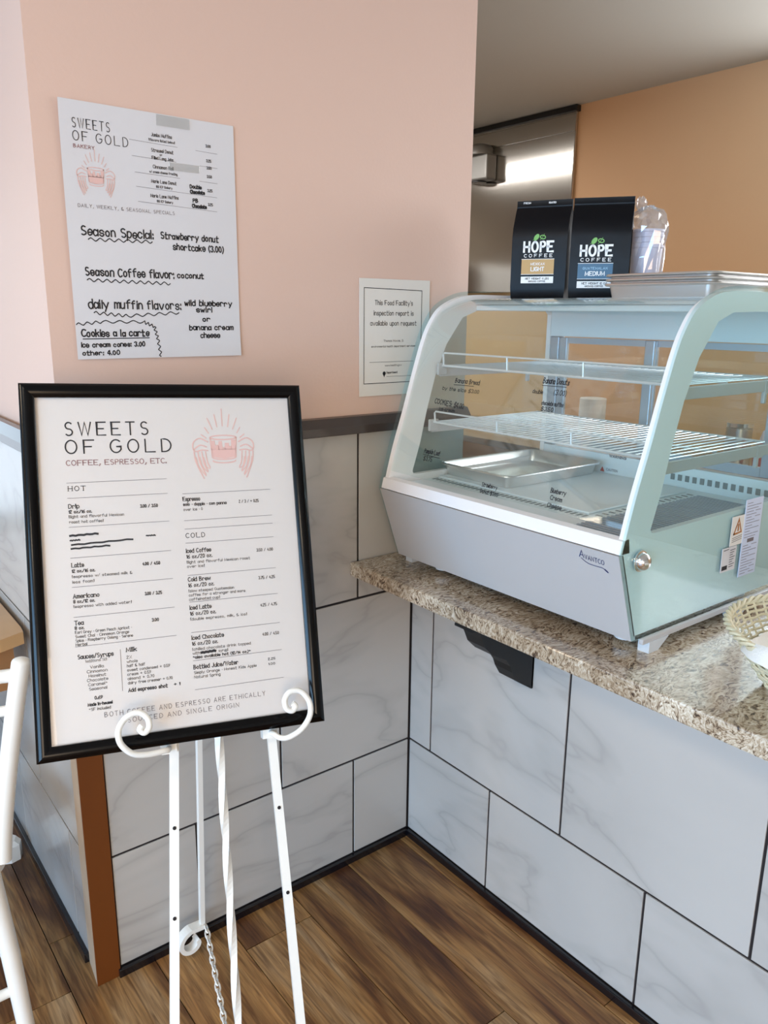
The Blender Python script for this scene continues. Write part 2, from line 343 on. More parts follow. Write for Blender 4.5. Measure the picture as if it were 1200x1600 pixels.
def cr(pts, n=4):
    P = [pts[0]] + list(pts) + [pts[-1]]
    if pts[0] == pts[-1] and len(pts) > 3: P = [pts[-2]] + list(pts) + [pts[1]]
    out = []
    for i in range(1, len(P) - 2):
        for k in range(n):
            t = k / n
            out.append(tuple(.5 * ((2 * P[i][a]) + (-P[i - 1][a] + P[i + 1][a]) * t + (2 * P[i - 1][a] - 5 * P[i][a] + 4 * P[i + 1][a] - P[i + 2][a]) * t * t + (-P[i - 1][a] + 3 * P[i][a] - 3 * P[i + 1][a] + P[i + 2][a]) * t ** 3) for a in range(2)))
    out.append(tuple(P[-2])); return out
class Ink:
    """flat print laid on a surface: f(u, v) gives the point on it"""
    def __init__(s, f): s.f = f; s.m = MB()
    def line(s, pts, t):
        n = len(pts)
        if n < 2: return s
        L = []; Rr = []
        for i in range(n):
            a = V(pts[max(i - 1, 0)]); b = V(pts[min(i + 1, n - 1)]); d = b - a
            if d.length < 1e-9: d = V((1, 0))
            d.normalize(); q = V((-d.y, d.x)); p = V(pts[i])
            if 0 < i < n - 1:
                d1 = (p - a).normalized() if (p - a).length > 1e-9 else d; k = max(.5, abs(d1.dot(d))); q = q / k
            if i == 0: p = p - d * t * .4
            if i == n - 1: p = p + d * t * .4
            L.append(p + q * t / 2); Rr.append(p - q * t / 2)
        vs = [s.f(*p) for p in L] + [s.f(*p) for p in Rr]
        s.m.add(vs, [(i, i + n, i + n + 1, i + 1) for i in range(n - 1)]); return s
    def poly(s, pts): s.m.add([s.f(*p) for p in pts], [tuple(range(len(pts)))]); return s
    def rect(s, u0, v0, u1, v1): return s.poly([(u0, v0), (u1, v0), (u1, v1), (u0, v1)])
    def text(s, txt, u, v, h, t, width=None, track=1.5, align='l', serif=False, jit=0, slope=0, shear=0, xs=1.0):
        k = h / 6; adv = 0; lay = []
        for ch in txt:
            if ch == ' ': adv += 2.6 + track * .4; continue
            g = GLY.get(ch)
            if not g: adv += 2; continue
            w = max(p[0] for _, st in g for p in st)
            lay.append((adv, g)); adv += w + track
        adv = max(adv - track, .1)
        kx = k * xs if width is None else width / adv
        if align == 'c': u -= adv * kx / 2
        if align == 'r': u -= adv * kx
        for ax, g in lay:
            jx, jy, ja = (random.uniform(-1, 1) * jit for _ in range(3)); js = 1 + random.uniform(-.12, .12) * jit
            for sm, pts in g:
                q = []; many = len(pts) > 9
                for x, y in pts:
                    X = (x + (random.uniform(-.25, .25) * jit)) * js; Y = (y + random.uniform(-.25, .25) * jit) * js
                    X += ja * .08 * Y + shear * Y
                    q.append((u + (ax + X) * kx + jx * .3 * k, v + Y * k + jy * .4 * k + slope * ax * kx))
                if sm or (jit and len(q) > 2 and not many): q = cr(q)
                s.line(q, t)
                if serif and not sm and not many:
                    for e in (0, -1):
                        if h > .004: s.line([(q[e][0] - .7 * kx, q[e][1]), (q[e][0] + .7 * kx, q[e][1])], t * .6)
        return s
    def wavy(s, pts, t, amp, n):
        L = []
        for i in range(n * 4 + 1):
            a = i / (n * 4) * (len(pts) - 1); k = min(int(a), len(pts) - 2); r = a - k
            p = V(pts[k]).lerp(V(pts[k + 1]), r); d = (V(pts[k + 1]) - V(pts[k])).normalized()
            L.append(tuple(p + V((-d.y, d.x)) * amp * math.sin(i * PI / 2)))
        return s.line(cr(L, 2), t)
    def build(s, name, m, parent, **kw): return s.m.build(name, m, parent, fix=False, **kw)
class Pen(Ink):
    """like Ink, but every written line becomes a part of its own"""
    def __init__(s, f, m, parent, name='handwritten_line'): Ink.__init__(s, f); s.a = (name, m, parent)
    def flush(s):
        if s.m.f: s.m.build(s.a[0], s.a[1], s.a[2], fix=False)
        s.m = MB()
    def text(s, *a, **k): Ink.text(s, *a, **k); s.flush()
    def wavy(s, *a, **k): Ink.wavy(s, *a, **k); s.flush()
    def rule(s, *a): Ink.line(s, *a); s.flush()
def ell(cx, cy, rx, ry, n=20, a0=0, a1=2 * PI): return [(cx + rx * math.cos(a0 + (a1 - a0) * i / n), cy + ry * math.sin(a0 + (a1 - a0) * i / n)) for i in range(n + 1)]
def logo(ink, cx, cy, s):
    """winged mug under rays; s = half width"""
    t = s * .042
    ink.line(ell(cx, cy + .34 * s, .42 * s, .07 * s), t)
    ink.line([(cx - .42 * s, cy + .34 * s), (cx - .38 * s, cy - .30 * s)] + ell(cx, cy - .30 * s, .38 * s, .08 * s, 10, PI, 2 * PI) + [(cx + .38 * s, cy - .30 * s), (cx + .42 * s, cy + .34 * s)], t)
    b = [(-.36, -.26), (-.4, .16), (-.3, .2), (-.27, .0), (-.2, -.02), (-.17, .16), (-.1, .16), (-.08, -.02), (0, -.04), (.03, .1), (.09, .1), (.12, -.04), (.2, .0), (.23, .18), (.3, .18), (.33, .04), (.4, .16), (.36, -.26), (0, -.33)]
    ink.poly([(cx - .37 * s, cy - .30 * s), (cx, cy - .36 * s), (cx + .37 * s, cy - .30 * s), (cx + .39 * s, cy - .04 * s), (cx - .39 * s, cy - .04 * s)])
    for a, w, h in ((-.33, .07, .24), (-.20, .06, .10), (-.10, .07, .22), (.02, .05, .02), (.11, .08, .16), (.22, .05, .06), (.32, .08, .26)):
        ink.poly([(cx + (a - w) * s, cy - .06 * s), (cx + (a + w) * s, cy - .06 * s), (cx + (a + w * .8) * s, cy + h * s), (cx + (a - w * .8) * s, cy + h * s)])
    ink.line(ell(cx, cy - .42 * s, .36 * s, .07 * s, 10, PI, 2 * PI), t)
    for i in range(9):
        a = PI * (.12 + .76 * i / 8); r0 = .62 * s; r1 = (.85 + .25 * (1 - abs(i - 4) / 4) + (.08 if i % 2 == 0 else 0)) * s
        ink.line([(cx + math.cos(a) * r0 * .95, cy + .1 * s + math.sin(a) * r0), (cx + math.cos(a) * r1 * .8, cy + .1 * s + math.sin(a) * r1)], t * .8)
    for sg in (-1, 1):
        ink.line(cr([(cx + sg * .5 * s, cy + .2 * s), (cx + sg * .75 * s, cy + .32 * s), (cx + sg * .95 * s, cy + .2 * s), (cx + sg * .98 * s, cy), (cx + sg * .9 * s, cy - .1 * s), (cx + sg * .7 * s, cy - .06 * s), (cx + sg * .52 * s, cy - .08 * s)]), t)
        ink.line(cr([(cx + sg * .55 * s, cy + .04 * s), (cx + sg * .75 * s, cy + .1 * s), (cx + sg * .95 * s, cy - .04 * s)]), t)
        for k in range(4):
            x0 = .95 - k * .12
            ink.line(cr([(cx + sg * x0 * s, cy - .12 * s), (cx + sg * (x0 - .04) * s, cy - .45 * s), (cx + sg * (x0 * .6 + .12) * s, cy - (.98 - .12 * k) * s)]), t * .9)
            if k < 3: ink.line(cr([(cx + sg * (x0 - .05) * s, cy - .3 * s), (cx + sg * (x0 - .12) * s, cy - .6 * s), (cx + sg * (x0 * .6 + .05) * s, cy - (.9 - .12 * k) * s)]), t * .7)

# ------------------------------------------------------------------ the room
H = .457
Z0, Z1, Z2, Z3 = .020, .307, .764, 1.190
CZ = 2.6
def struct(name, m, mt, parent=None, **kw):
    return m.build(name, mt, parent, kind='structure' if parent is None else None, **kw)
fl = struct('floor', MB().box(-5, 2.5, -4.5, 4.2, -.06, -.004), mat('floor_underlay', srgb(24, 16, 12), .9, noise=.1))
# planks along y, 0.183 wide
pw, pl = .183, 1.22
pmesh = {}
def plank(x0, x1, y0, y1):
    L = round(y1 - y0, 3), round(x1 - x0, 3)
    if L not in pmesh:
        o = MB().box(.0011, L[1] - .0011, .0011, L[0] - .0011, -.006, 0, .0006).build('plank', PLANK, fl); pmesh[L] = o.data; o.location = (x0, y0, 0)
    else:
        o = bpy.data.objects.new('plank', pmesh[L]); COL.objects.link(o); o.parent = fl; o.location = (x0, y0, 0)
offs = {0: -.724, 1: -1.15, 2: .62 - 1.22, 3: -1.33, 4: -.9, 5: .19 - 1.22}
for k in range(28):
    x1 = .148 - pw * k - .0; x0 = x1 - pw          # seams at -.035, -.218, ...
    if k == 0: x1 = .0
    x0 = max(x0, -5)
    if x1 - x0 < .02: continue
    y = offs.get(k, -1.2 + .41 * (k * 7 % 3)); top = -0.0 if x0 > -.9 else 4.2
    y -= 3 * pl
    while y < top:
        a, b = max(y, -4.5), min(y + pl, top)
        if b - a > .03: plank(x0, x1, a, b)
        y += pl
struct('ceiling', MB().box(-5.1, 2.6, -4.6, 4.3, CZ, CZ + .1), CEIL)

# pink wall carrying the papers (its tiled lower half has a dark grout bed)
wb = struct('wall_back', MB().box(-.873, .175, .006, .13, 0, CZ), PINK)
MB().box(-.8465, .174, .003, .0065, 0, Z3).build('grout_bed', GROUT, wb)
G = .0062
def tiles_y(parent, y0, y1, rows, x_lo, x_hi, joints):
    for (za, zb), js in zip(rows, joints):
        xs = [x_lo] + sorted(j for j in js if x_lo < j < x_hi) + [x_hi]
        for a, b in zip(xs, xs[1:]):
            if b - a < .01: continue
            w = b - a - 2 * G * .5; h = zb - za - G
            o = MB().box(-w / 2, w / 2, y0, y1, -h / 2, h / 2, .0008).build('tile', TILE, parent); o.location = ((a + b) / 2, 0, (za + zb) / 2)
def tiles_x(parent, x0, x1, rows, y_lo, y_hi, joints):
    for (za, zb), js in zip(rows, joints):
        ys = [y_lo] + sorted(j for j in js if y_lo < j < y_hi) + [y_hi]
        for a, b in zip(ys, ys[1:]):
            if b - a < .01: continue
            w = b - a - G; h = zb - za - G
            o = MB().box(x0, x1, -w / 2, w / 2, -h / 2, h / 2, .0008).build('tile', TILE, parent); o.location = (0, (a + b) / 2, (za + zb) / 2)
tw = .453
tiles_y(wb, 0, .0045, [(Z0, Z1), (Z1, Z2)], -.846, -.001, [[-.192, -.192 - tw], [-.414, -.414 - tw]])
tiles_y(wb, 0, .0045, [(Z2, Z3 + .02)], -.846, .174, [[-.179, -.179 - tw]])
# low wall under the counter
wr = struct('wall_right', MB().box(.006, .12, -3.2, -.0005, 0, .828), CREAM)
MB().box(.003, .0065, -3.2, 0.002, 0, .828).build('grout_bed', GROUT, wr)
tiles_x(wr, 0, .0045, [(Z0, Z1), (Z1, Z2), (Z2, .829)], -3.2, -.001, [[-.318 - tw * i for i in range(7)], [-.09 - tw * i for i in range(7)], [-.318 - tw * i for i in range(7)]])
# left return wall
wl = struct('wall_left', MB().box(-.873, -.75, .13, 4.2, 0, CZ), PINK)
MB().box(-.8865, -.872, .078, 4.2, 0, Z3).build('grout_bed', GROUT, wl)
tiles_x(wl, -.889, -.8848, [(Z0, Z1), (Z1, Z2), (Z2, Z3 + .02)], .079, 4.19, [[.158 + tw * i for i in range(9)], [.378 + tw * i for i in range(9)], [.158 + tw * i for i in range(9)]])
# corner board
tb = struct('trim_1', MB().prism([(-.8985, 0), (-.8905, .078), (-.86, .078), (-.8475, 0)], 'z', 0, Z3), BEIGET)
MB().box(-.899, -.8465, -.004, .0, 0, Z3, .0008).build('face_board', BROWNT, tb, label='brown painted front face')
# chair rails
pr = [(0.004, Z3), (-.020, Z3), (-.022, Z3 + .002), (-.022, Z3 + .020), (-.008, Z3 + .040), (.004, Z3 + .042)]
struct('trim_2', MB().prism([(p[0], p[1]) for p in pr], 'x', -.928, .175), RAIL)
struct('trim_3', MB().prism([(-.889 + p[0], p[1]) for p in pr], 'y', .006, 4.2), RAIL)
# baseboards: slim black metal strips
struct('baseboard_back', MB().box(-.851, -.011, -.011, .0, -.002, Z0, .002), BLACKT)
struct('baseboard_right', MB().box(-.011, -.0, -3.2, -.0, -.002, Z0, .002), BLACKT)
struct('baseboard_left', MB().box(-.900, -.888, .080, 4.2, -.002, Z0 + .004, .002), BLACKT)
# outer walls with shop windows
def window_wall(name, axis, pos, lo, hi, wins, m, th=.1):
    """wall with rectangular openings; wins = [(a, b, z0, z1)]"""
    mb = MB()
    def bx(a, b, z0, z1):
        if b - a > .001 and z1 - z0 > .001:
            if axis == 'x': mb.box(pos, pos + th, a, b, z0, z1)
            else: mb.box(a, b, pos, pos + th, z0, z1)
    c = lo
    for a, b, z0, z1 in wins:
        bx(c, a, 0, CZ); bx(a, b, 0, z0); bx(a, b, z1, CZ); c = b
    bx(c, hi, 0, CZ)
    return struct(name, mb, m)
window_wall('wall_window_side', 'x', -5.1, -4.6, 4.3, [(-3.9, -.7, .4, 2.4), (.6, 3.4, .4, 2.4)], CREAM)
window_wall('wall_rear', 'y', -4.6, -5.0, 2.5, [(-4.4, -2.3, .4, 2.2)], CREAM)
window_wall('wall_kitchen', 'x', 2.5, -4.6, 4.3, [(-2.6, .25, 1.6, 2.42)], ORANGE)
window_wall('wall_far', 'y', 4.2, -5, 2.6, [(-3.2, -1.1, .06, 2.25)], CREAM)
def window(name, axis, pos, a, b, z0, z1, n):
    mb = MB(); w = .05
    def bx(p, q, r, s, t=.0):
        if axis == 'x': mb.box(pos - .03 + t, pos + .03 - t, p, q, r, s)
        else: mb.box(p, q, pos - .03 + t, pos + .03 - t, r, s)
    bx(a, a + w, z0, z1); bx(b - w, b, z0, z1); bx(a, b, z0, z0 + w); bx(a, b, z1 - w, z1)
    for i in range(1, n): c = a + (b - a) * i / n; bx(c - w / 2, c + w / 2, z0, z1, .005)
    o = struct(name, mb, BLACKT)
window('window_1', 'x', -5.03, -3.9, -.7, .4, 2.4, 3)
window('window_2', 'x', -5.03, .6, 3.4, .4, 2.4, 2)
window('window_3', 'y', -4.53, -4.4, -2.3, .4, 2.2, 2)  # unseen opening for the added warm fill, kept out of the poster's reflection
window('window_4', 'x', 2.54, -2.6, .25, 1.6, 2.42, 3)

window('window_5', 'y', 4.25, -3.2, -1.1, .06, 2.25, 2)
# ------------------------------------------------------------------ counter
ct = thing('granite_countertop', 'brown and cream speckled granite countertop on the tiled low wall', 'countertop', (0, 0, .83))
MB().box(-.205, .60, -3.2, -.0005, 0, .036, .004).build('slab', GRAN, ct)
cb = thing('counter_bracket', 'black curved bracket under the granite counter edge', 'bracket', (0, -.412, .829))
prof = [(-.001, -.187), (-.001, 0), (-.203, 0), (-.203, -.006), (-.182, -.010), (-.172, -.030), (-.163, -.050), (-.139, -.073), (-.116, -.086), (-.094, -.097), (-.080, -.116), (-.073, -.133), (-.057, -.158), (-.030, -.176)]
prof2 = prof[::-1]
MB().prism(prof2, 'y', -.027, .027).build('plate', BRACK, cb)
MB().box(-.006, -.001, -.027, .027, -.192, 0).build('wall_flange', BRACK, cb)

# ------------------------------------------------------------------ display case
CY0, CY1 = -.765, -.080       # right and left outer faces
dc = thing('display_case', 'white countertop glass display case with curved front and aqua side glass', 'display case', (0, 0, .866))
OUT = [(-.116, .893), (-.150, .985), (-.176, 1.068), (-.149, 1.165), (-.120, 1.25), (-.092, 1.34), (-.066, 1.415), (-.045, 1.455), (-.018, 1.487), (.02, 1.508), (.065, 1.521), (.12, 1.525), (.42, 1.525), (.42, .893)]
def rel(p): return (p[0], p[1] - .866)
def smooth_poly(P, n=4): return cr(P, n)
arch = cr(OUT[2:12], 4)
outer = [OUT[0], OUT[2]] + arch[1:] + [OUT[12], OUT[13]]
def inset(poly, d):
    n = len(poly); out = []
    for i in range(n):
        a, p, b = V(poly[i - 1]), V(poly[i]), V(poly[(i + 1) % n])
        d1 = (p - a).normalized(); d2 = (b - p).normalized(); n1 = V((d1.y, -d1.x)); n2 = V((d2.y, -d2.x))
        q = (n1 + n2); q = q / max(.3, q.dot(n1)) if q.length > 1e-6 else n1
        out.append(tuple(p + q * d))
    return out
area2 = sum(outer[i - 1][0] * outer[i][1] - outer[i][0] * outer[i - 1][1] for i in range(len(outer)))
sgn = 1 if area2 < 0 else -1
inner1 = inset(outer, sgn * .009)
def ray_hit(poly, c, a):
    d = (math.cos(a), math.sin(a)); best = None
    for i in range(len(poly)):
        p, q = poly[i - 1], poly[i]; ex, ey = q[0] - p[0], q[1] - p[1]
        den = d[0] * ey - d[1] * ex
        if abs(den) < 1e-12: continue
        t = ((p[0] - c[0]) * ey - (p[1] - c[1]) * ex) / den; s = ((p[0] - c[0]) * d[1] - (p[1] - c[1]) * d[0]) / den
        if t > 0 and -1e-9 <= s <= 1 + 1e-9 and (best is None or t < best): best = t
    return (c[0] + d[0] * best, c[1] + d[1] * best)
winA = [(-.088, 1.10), (-.066, 1.165), (-.045, 1.25), (-.022, 1.325), (.012, 1.40), (.062, 1.462), (.11, 1.478), (.20, 1.480), (.375, 1.480), (.385, 1.47), (.385, 1.105), (.375, 1.095), (-.072, 1.092), (-.084, 1.094)]
cen = (.15, 1.27)
angs = sorted(set([math.atan2(p[1] - cen[1], p[0] - cen[0]) for p in inner1 + winA] + [2 * PI * i / 60 - PI for i in range(60)]))
def ring_panel(y0, y1):
    o = [rel(ray_hit(inner1, cen, a)) for a in angs]; w = [rel(ray_hit(winA, cen, a)) for a in angs]; n = len(o)
    vs = [(p[0], y0, p[1]) for p in o] + [(p[0], y0, p[1]) for p in w] + [(p[0], y1, p[1]) for p in o] + [(p[0], y1, p[1]) for p in w]
    fs = []
    for i in range(n):
        j = (i + 1) % n
        fs += [(i, j, n + j, n + i), (2 * n + i, 3 * n + i, 3 * n + j, 2 * n + j), (i, 2 * n + i, 2 * n + j, j), (n + i, n + j, 3 * n + j, 3 * n + i)]
    return MB().add(vs, fs)
T = .018
ring_panel(CY0 + .0045, CY0 + T).build('side_panel', TRIMW, dc)
ring_panel(CY1 - T, CY1 - .0045).build('side_panel', TRIMW, dc)
for y0, y1 in ((CY0, CY0 + .004), (CY1 - .004, CY1)):
    MB().prism([rel(p) for p in outer], 'y', y0, y1).build('side_glass', SIDEG, dc, label='aqua tinted side glass sheet')
# lower body
body = [(-.108, .897), (-.158, 1.062), (.405, 1.062), (.405, .897)]
MB().prism([rel(p) for p in body], 'y', CY0 + T, CY1 - T).build('base_body', WHITEP, dc)
fp = [(-.116, .893), (-.176, 1.066), (-.163, 1.066), (-.103, .893)]
MB().prism([rel(p) for p in fp], 'y', CY0 + .0045, CY1 - .0045).build('front_panel', WHITEP, dc)
tr = [(-.172, 1.0675), (-.166, 1.091), (-.150, 1.094), (-.145, 1.0675)]
MB().prism([rel(p) for p in tr], 'y', CY0 + .0045, CY1 - .0045).build('front_trim', TRIMW, dc)
# curved front glass, then metal roof plate
gp = [(p[0], p[1] - max(0, min(1, (p[1] - 1.42) / .09)) * .0085) for p in inner1 if p[1] > 1.09 and p[0] < .10]
gp = sorted(gp, key=lambda p: (p[1] if p[0] < 0 else 1.5 + p[0]))
gin = [tuple(V(p) + V((.0045, -.002))) for p in gp]
n = len(gp); mb = MB(); ya, yb = CY0 + T, CY1 - T
vs = [(p[0], y, p[1] - .866) for L in (gp, gin) for y in (ya, yb) for p in L]; fs = []
for i in range(n - 1):
    fs += [(i, i + 1, n + i + 1, n + i), (2 * n + i, 3 * n + i, 3 * n + i + 1, 2 * n + i + 1)]
fs += [(0, n, 3 * n, 2 * n), (n - 1, 3 * n - 1, 4 * n - 1, 2 * n - 1)]
mb.add(vs, fs).build('front_glass', GLASS, dc, smooth=True)
TOPZ = 1.505
MB().box(.10, .41, ya, yb, 1.492 - .866, TOPZ - .866, .002).build('roof_plate', GREYM, dc)
MB().box(.385, .41, ya, yb, 1.415 - .866, 1.492 - .866, .002).build('rear_header', GREYM, dc)
MB().box(.105, .125, ya, yb, 1.478 - .866, 1.4915 - .866, .003).build('light_bar', GREYM, dc)
# deck
DZ = 1.076
MB().box(-.142, .385, ya, yb, 1.0625 - .866, DZ - .866, .001).build('deck', GREYM, dc)
MB().box(.385, .41, ya, yb, 1.0625 - .866, 1.125 - .866, .002).build('rear_sill', GREYM, dc)
sl = MB()
for i in range(34): y = -.112 - i * .0138; sl.box(-.034, -.016, y - .0032, y + .0032, DZ - .866, DZ - .866 + .0008)
for i in range(16): x = .0 + i * .022; sl.box(x - .003, x + .003, -.590, -.576, DZ - .866, DZ - .866 + .0008)
sl.build('vent_slots', DARKM, dc, kind='stuff')
sl = MB()
for i in range(34):
    x = -.125 + i * .0135; sl.box(x, x + .006, -.742, -.605, DZ - .866, DZ - .866 + .004, 0)
sl.build('grille', SILVER, dc, kind='stuff')
sl = MB()
for i in range(13): y = -.735 + i * .019; sl.box(.383, .385, y, y + .010, 1.092 - .866, 1.106 - .866)
sl.build('rear_vent_slots', DARKM, dc, kind='stuff')
# raised plate under the tray
MB().box(-.008, .345, -.565, -.105, DZ - .866, DZ + .005 - .866, .002).build('deck_plate', GREYM, dc)
# rear posts and sliding doors
for y in (CY1 - T, -.757 + .03):
    MB().box(.386, .410, y - .030, y, 1.125 - .866, 1.415 - .866, .003).build('rear_post', SILVER, dc)
def slide(y0, y1, x):
    d = MB(); w = .026
    d.box(x, x + .010, y0, y0 + w, 1.128 - .866, 1.413 - .866, .002).box(x, x + .010, y1 - w, y1, 1.128 - .866, 1.413 - .866, .002).box(x + .001, x + .009, y0 + w, y1 - w, 1.128 - .866, 1.150 - .866).box(x + .001, x + .009, y0 + w, y1 - w, 1.398 - .866, 1.413 - .866)
    o = d.build('sliding_door', SILVER, dc)
    MB().box(x + .003, x + .007, y0 + w, y1 - w, 1.150 - .866, 1.398 - .866).build('pane', DOORG, o)
slide(-.418, -.129, .387); slide(-.727, -.392, .399)
# wire shelves
def shelf(z, xf, xb, dz):
    s = thing('wire_shelf', None, None); del_props = None
    s.parent = dc
    y0, y1 = CY0 + T + .012, CY1 - T - .012
    z = z - .866
    mb = MB()
    for k in range(31):
        y = y0 + (y1 - y0) * k / 30
        mb.tube([(xf, y, z), (xb, y, z)], .0017, 6)
    mb.build('wires', WIRE, s, kind='stuff')
    r = MB(); r.tube([(xf, y0, z), (xf, y1, z)], .0028, 8); r.build('front_bar', WIRE, s)
    r = MB(); r.tube([(xb, y0, z), (xb, y1, z)], .0028, 8); r.build('rear_bar', WIRE, s)
    r = MB(); r.tube([((xf + xb) / 2, y0, z - .003), ((xf + xb) / 2, y1, z - .003)], .0025, 8); r.build('cross_bar', WIRE, s)
    r = MB(); r.tube([(xf, y0 + .006, z), (xf - .002, y0 + .006, z + dz - .004), (xf - .002, y0 + .01, z + dz), (xf - .002, y1 - .01, z + dz), (xf - .002, y1 - .006, z + dz - .004), (xf, y1 - .006, z)], .0022, 8)
    for q in (.33, .66): r.tube([(xf, y0 + (y1 - y0) * q, z), (xf - .002, y0 + (y1 - y0) * q, z + dz)], .0022, 8)
    r.build('guard_rail', WIRE, s)
    for y in (y0 - .009, y1 + .004):
        MB().box(xf + .0, xb + .02, y, y + .005, z - .026, z - .003, .001).build('shelf_bracket', WHITEP, s)
    for y in (y0 - .006, y1 - .002):
        MB().box(xf - .012, xf + .016, y, y + .008, z - .022, z + .006, .002).build('shelf_clip', WHITEP, s)
    return s
for args in ((1.217, -.035, .335, .026), (1.350, -.012, .335, .030)):
    s = shelf(*args)
    for k in ('label', 'category'):
        if k in s: del s[k]
for z in (1.217, 1.350):
    for y in (CY1 - T - .010, CY0 + T + .002):
        MB().box(.292, .318, y, y + .008, z - .866 - .030, z - .866 - .002, .002).box(.292, .302, y, y + .008, z - .866 - .05, z - .866 - .028, .002).build('shelf_clip', WHITEP, dc)
ik = Ink(lambda u, v: (.3842, -u, v - .866)); ik.poly([(.292, 1.079), (.306, 1.079), (.299, 1.092)]); ik.build('warning_triangle', REDI, dc, label='small red warning triangle')
ik = Ink(lambda u, v: (.3842, -u, v - .866)); ik.text('CAUTION', .312, 1.083, .006, .001, width=.034); ik.build('caution_print', INKG, dc); ik = Ink(lambda u, v: (.3842, -u, v - .866)); ik.text('WARNING', .318, 1.119, .006, .0018, width=.05); ik.build('caution_print', INKG, dc)
# feet, bottom rail, lock
MB().box(-.100, .42, CY0 - .010, CY0 - .0005, .886 - .866, .897 - .866, .002).build('bottom_rail', WHITEP, dc)
MB().box(-.100, .42, CY1 + .0005, CY1 + .008, .886 - .866, .897 - .866, .002).build('bottom_rail', WHITEP, dc)
def foot(x, y):
    f = MB(); sg = 1
    f.prism([(x, .0), (x + .030, 0), (x + .062, .0215), (x, .0215)], 'y', y, y + .024)
    f.build('foot', RUBBER, dc)
for x in (-.082, .215):
    for y in (CY0 - .012, CY1 - .016): foot(x, y)
for x, y in ((-.07, -.715), (-.07, -.2), (.33, -.715), (.33, -.2)):
    MB().lathe([(.019, .010), (.020, .014), (.020, .0265)], (x, y, 0), 16).build('levelling_foot', RUBBER, dc)
lk = MB().lathe([(.0165, 0), (.0165, -.004), (.0145, -.012), (.010, -.0165), (.004, -.0185), (.001, -.019)], (-.118, CY0 - .0005, 1.049 - .866), 24, 'y').build('side_knob', CHROME, dc, smooth=True, label='domed chrome knob')
MB().lathe([(.0195, 0), (.0195, -.002), (.017, -.003)], (-.118, CY0 - .0003, 1.049 - .866), 24, 'y').build('knob_collar', CHROME, lk, smooth=True)
# maker's name on the front panel
def on_front(u, v):   # u along -y (rightwards), v up the sloping panel, origin at fold
    a = V((-.116, .893 - .866)); b = V((-.176, 1.066 - .866)); d = (b - a).normalized(); p = b + d * v
    nrm = V((-d.y, d.x))
    return (p.x + nrm.x * .0004 * (1 if nrm.x < 0 else -1) - .0005, u * -1, p.y)
ik = Ink(on_front)
ik.text('A', .6725, -.0235, .0145, .0016, shear=.15); ik.text('VANTCO', .6845, -.0255, .0095, .0011, shear=.1, width=.042, slope=-.04)
ik.line(cr([(.676, -.026), (.690, -.0335), (.708, -.0345), (.722, -.0345), (.732, -.040)]), .0014); ik.line([(.727, -.0365), (.7325, -.0405)], .003)
ik.build('maker_logo', NAVY, dc, label='navy cursive maker name')
# handwriting on the front glass
gpz = sorted([(p[1], p[0]) for p in gp])
def gx(z):
    for (z0, x0), (z1, x1) in zip(gpz, gpz[1:]):
        if z0 <= z <= z1: return x0 + (x1 - x0) * (z - z0) / max(1e-9, z1 - z0)
    return gpz[0][1]
def on_glass(u, v): return (gx(v) - .0006, -u, v - .866)
ik = Pen(on_glass, MARK, dc); hk = dict(jit=.5)
ik.text('Banana Bread', 0.240, 1.323, .009, .0016, width=.075, **hk); ik.rule([(0.238, 1.318), (0.300, 1.319)], .0012)
ik.text('by the slice $3.00', 0.205, 1.305, .007, .0012, width=.115, **hk)
ik.text('COOKIES: $4.00', 0.190, 1.274, .010, .0016, width=.095, slope=-.05, **hk); ik.text('ice cream', 0.210, 1.260, .007, .0012, width=.05, **hk)
ik.text('Pumpkin Loaf', 0.200, 1.165, .009, .0016, width=.052, **hk); ik.rule([(0.198, 1.161), (0.255, 1.160)], .0012); ik.text('$3.75', 0.203, 1.149, .009, .0014, width=.028, **hk)
ik.text('Banana Donuts', 0.488, 1.340, .010, .0017, width=.064, **hk); ik.rule([(0.488, 1.335), (0.548, 1.336)], .0012); ik.text('(3.00)', 0.522, 1.320, .009, .0014, width=.03, **hk)
ik.text('double', 0.468, 1.319, .007, .0013, width=.026, **hk); ik.text('chocolate muffins', 0.498, 1.299, .007, .0013, width=.054, **hk); ik.text('$3.50', 0.500, 1.288, .007, .0013, width=.03, **hk)
ik.text('Strawberry', 0.398, 1.124, .008, .0014, width=.044, **hk); ik.text('Donut $3.00', 0.398, 1.111, .007, .0014, width=.05, **hk)
ik.text('Blueberry', 0.577, 1.143, .008, .0014, width=.036, **hk); ik.text('Cream', 0.580, 1.130, .008, .0014, width=.028, **hk); ik.text('Cheese', 0.577, 1.116, .008, .0014, width=.034, **hk)
# stickers on the right side glass
def side(u, v): return (u, CY0 - .0008, v - .866)
def side2(u, v): return (u, CY0 - .0012, v - .866)
sk = MB().box(.185, .235, CY0 - .0008, CY0 - .0002, 1.022 - .866, 1.083 - .866).build('warning_sticker', PAPER3, dc)
ik = Ink(side2); ik.line([(.196, 1.046), (.211, 1.076), (.224, 1.048), (.196, 1.046)], .004); ik.line([(.211, 1.064), (.211, 1.053)], .005); ik.build('warning_triangle', ORGI, sk)
ik = Ink(side2)
for k in range(3): ik.line([(.192, 1.038 - k * .004), (.228, 1.041 - k * .004)], .0012)
ik.build('print', INKG, sk)
sk = MB().box(.160, .214, CY0 - .0011, CY0 - .0003, .971 - .866, 1.021 - .866).build('small_sticker', PAPER2, dc)
def side3(u, v): return (u, CY0 - .0014, v - .866)
ik = Ink(side3); ik.rect(.164, .975, .184, .984)
for k in range(8): ik.line([(.190, 1.014 - k * .005), (.209 - (k % 3) * .004, 1.0145 - k * .005)], .0014)
ik.line([(.166, 1.0165), (.184, 1.0175)], .0014)
ik.build('print', INK, sk)
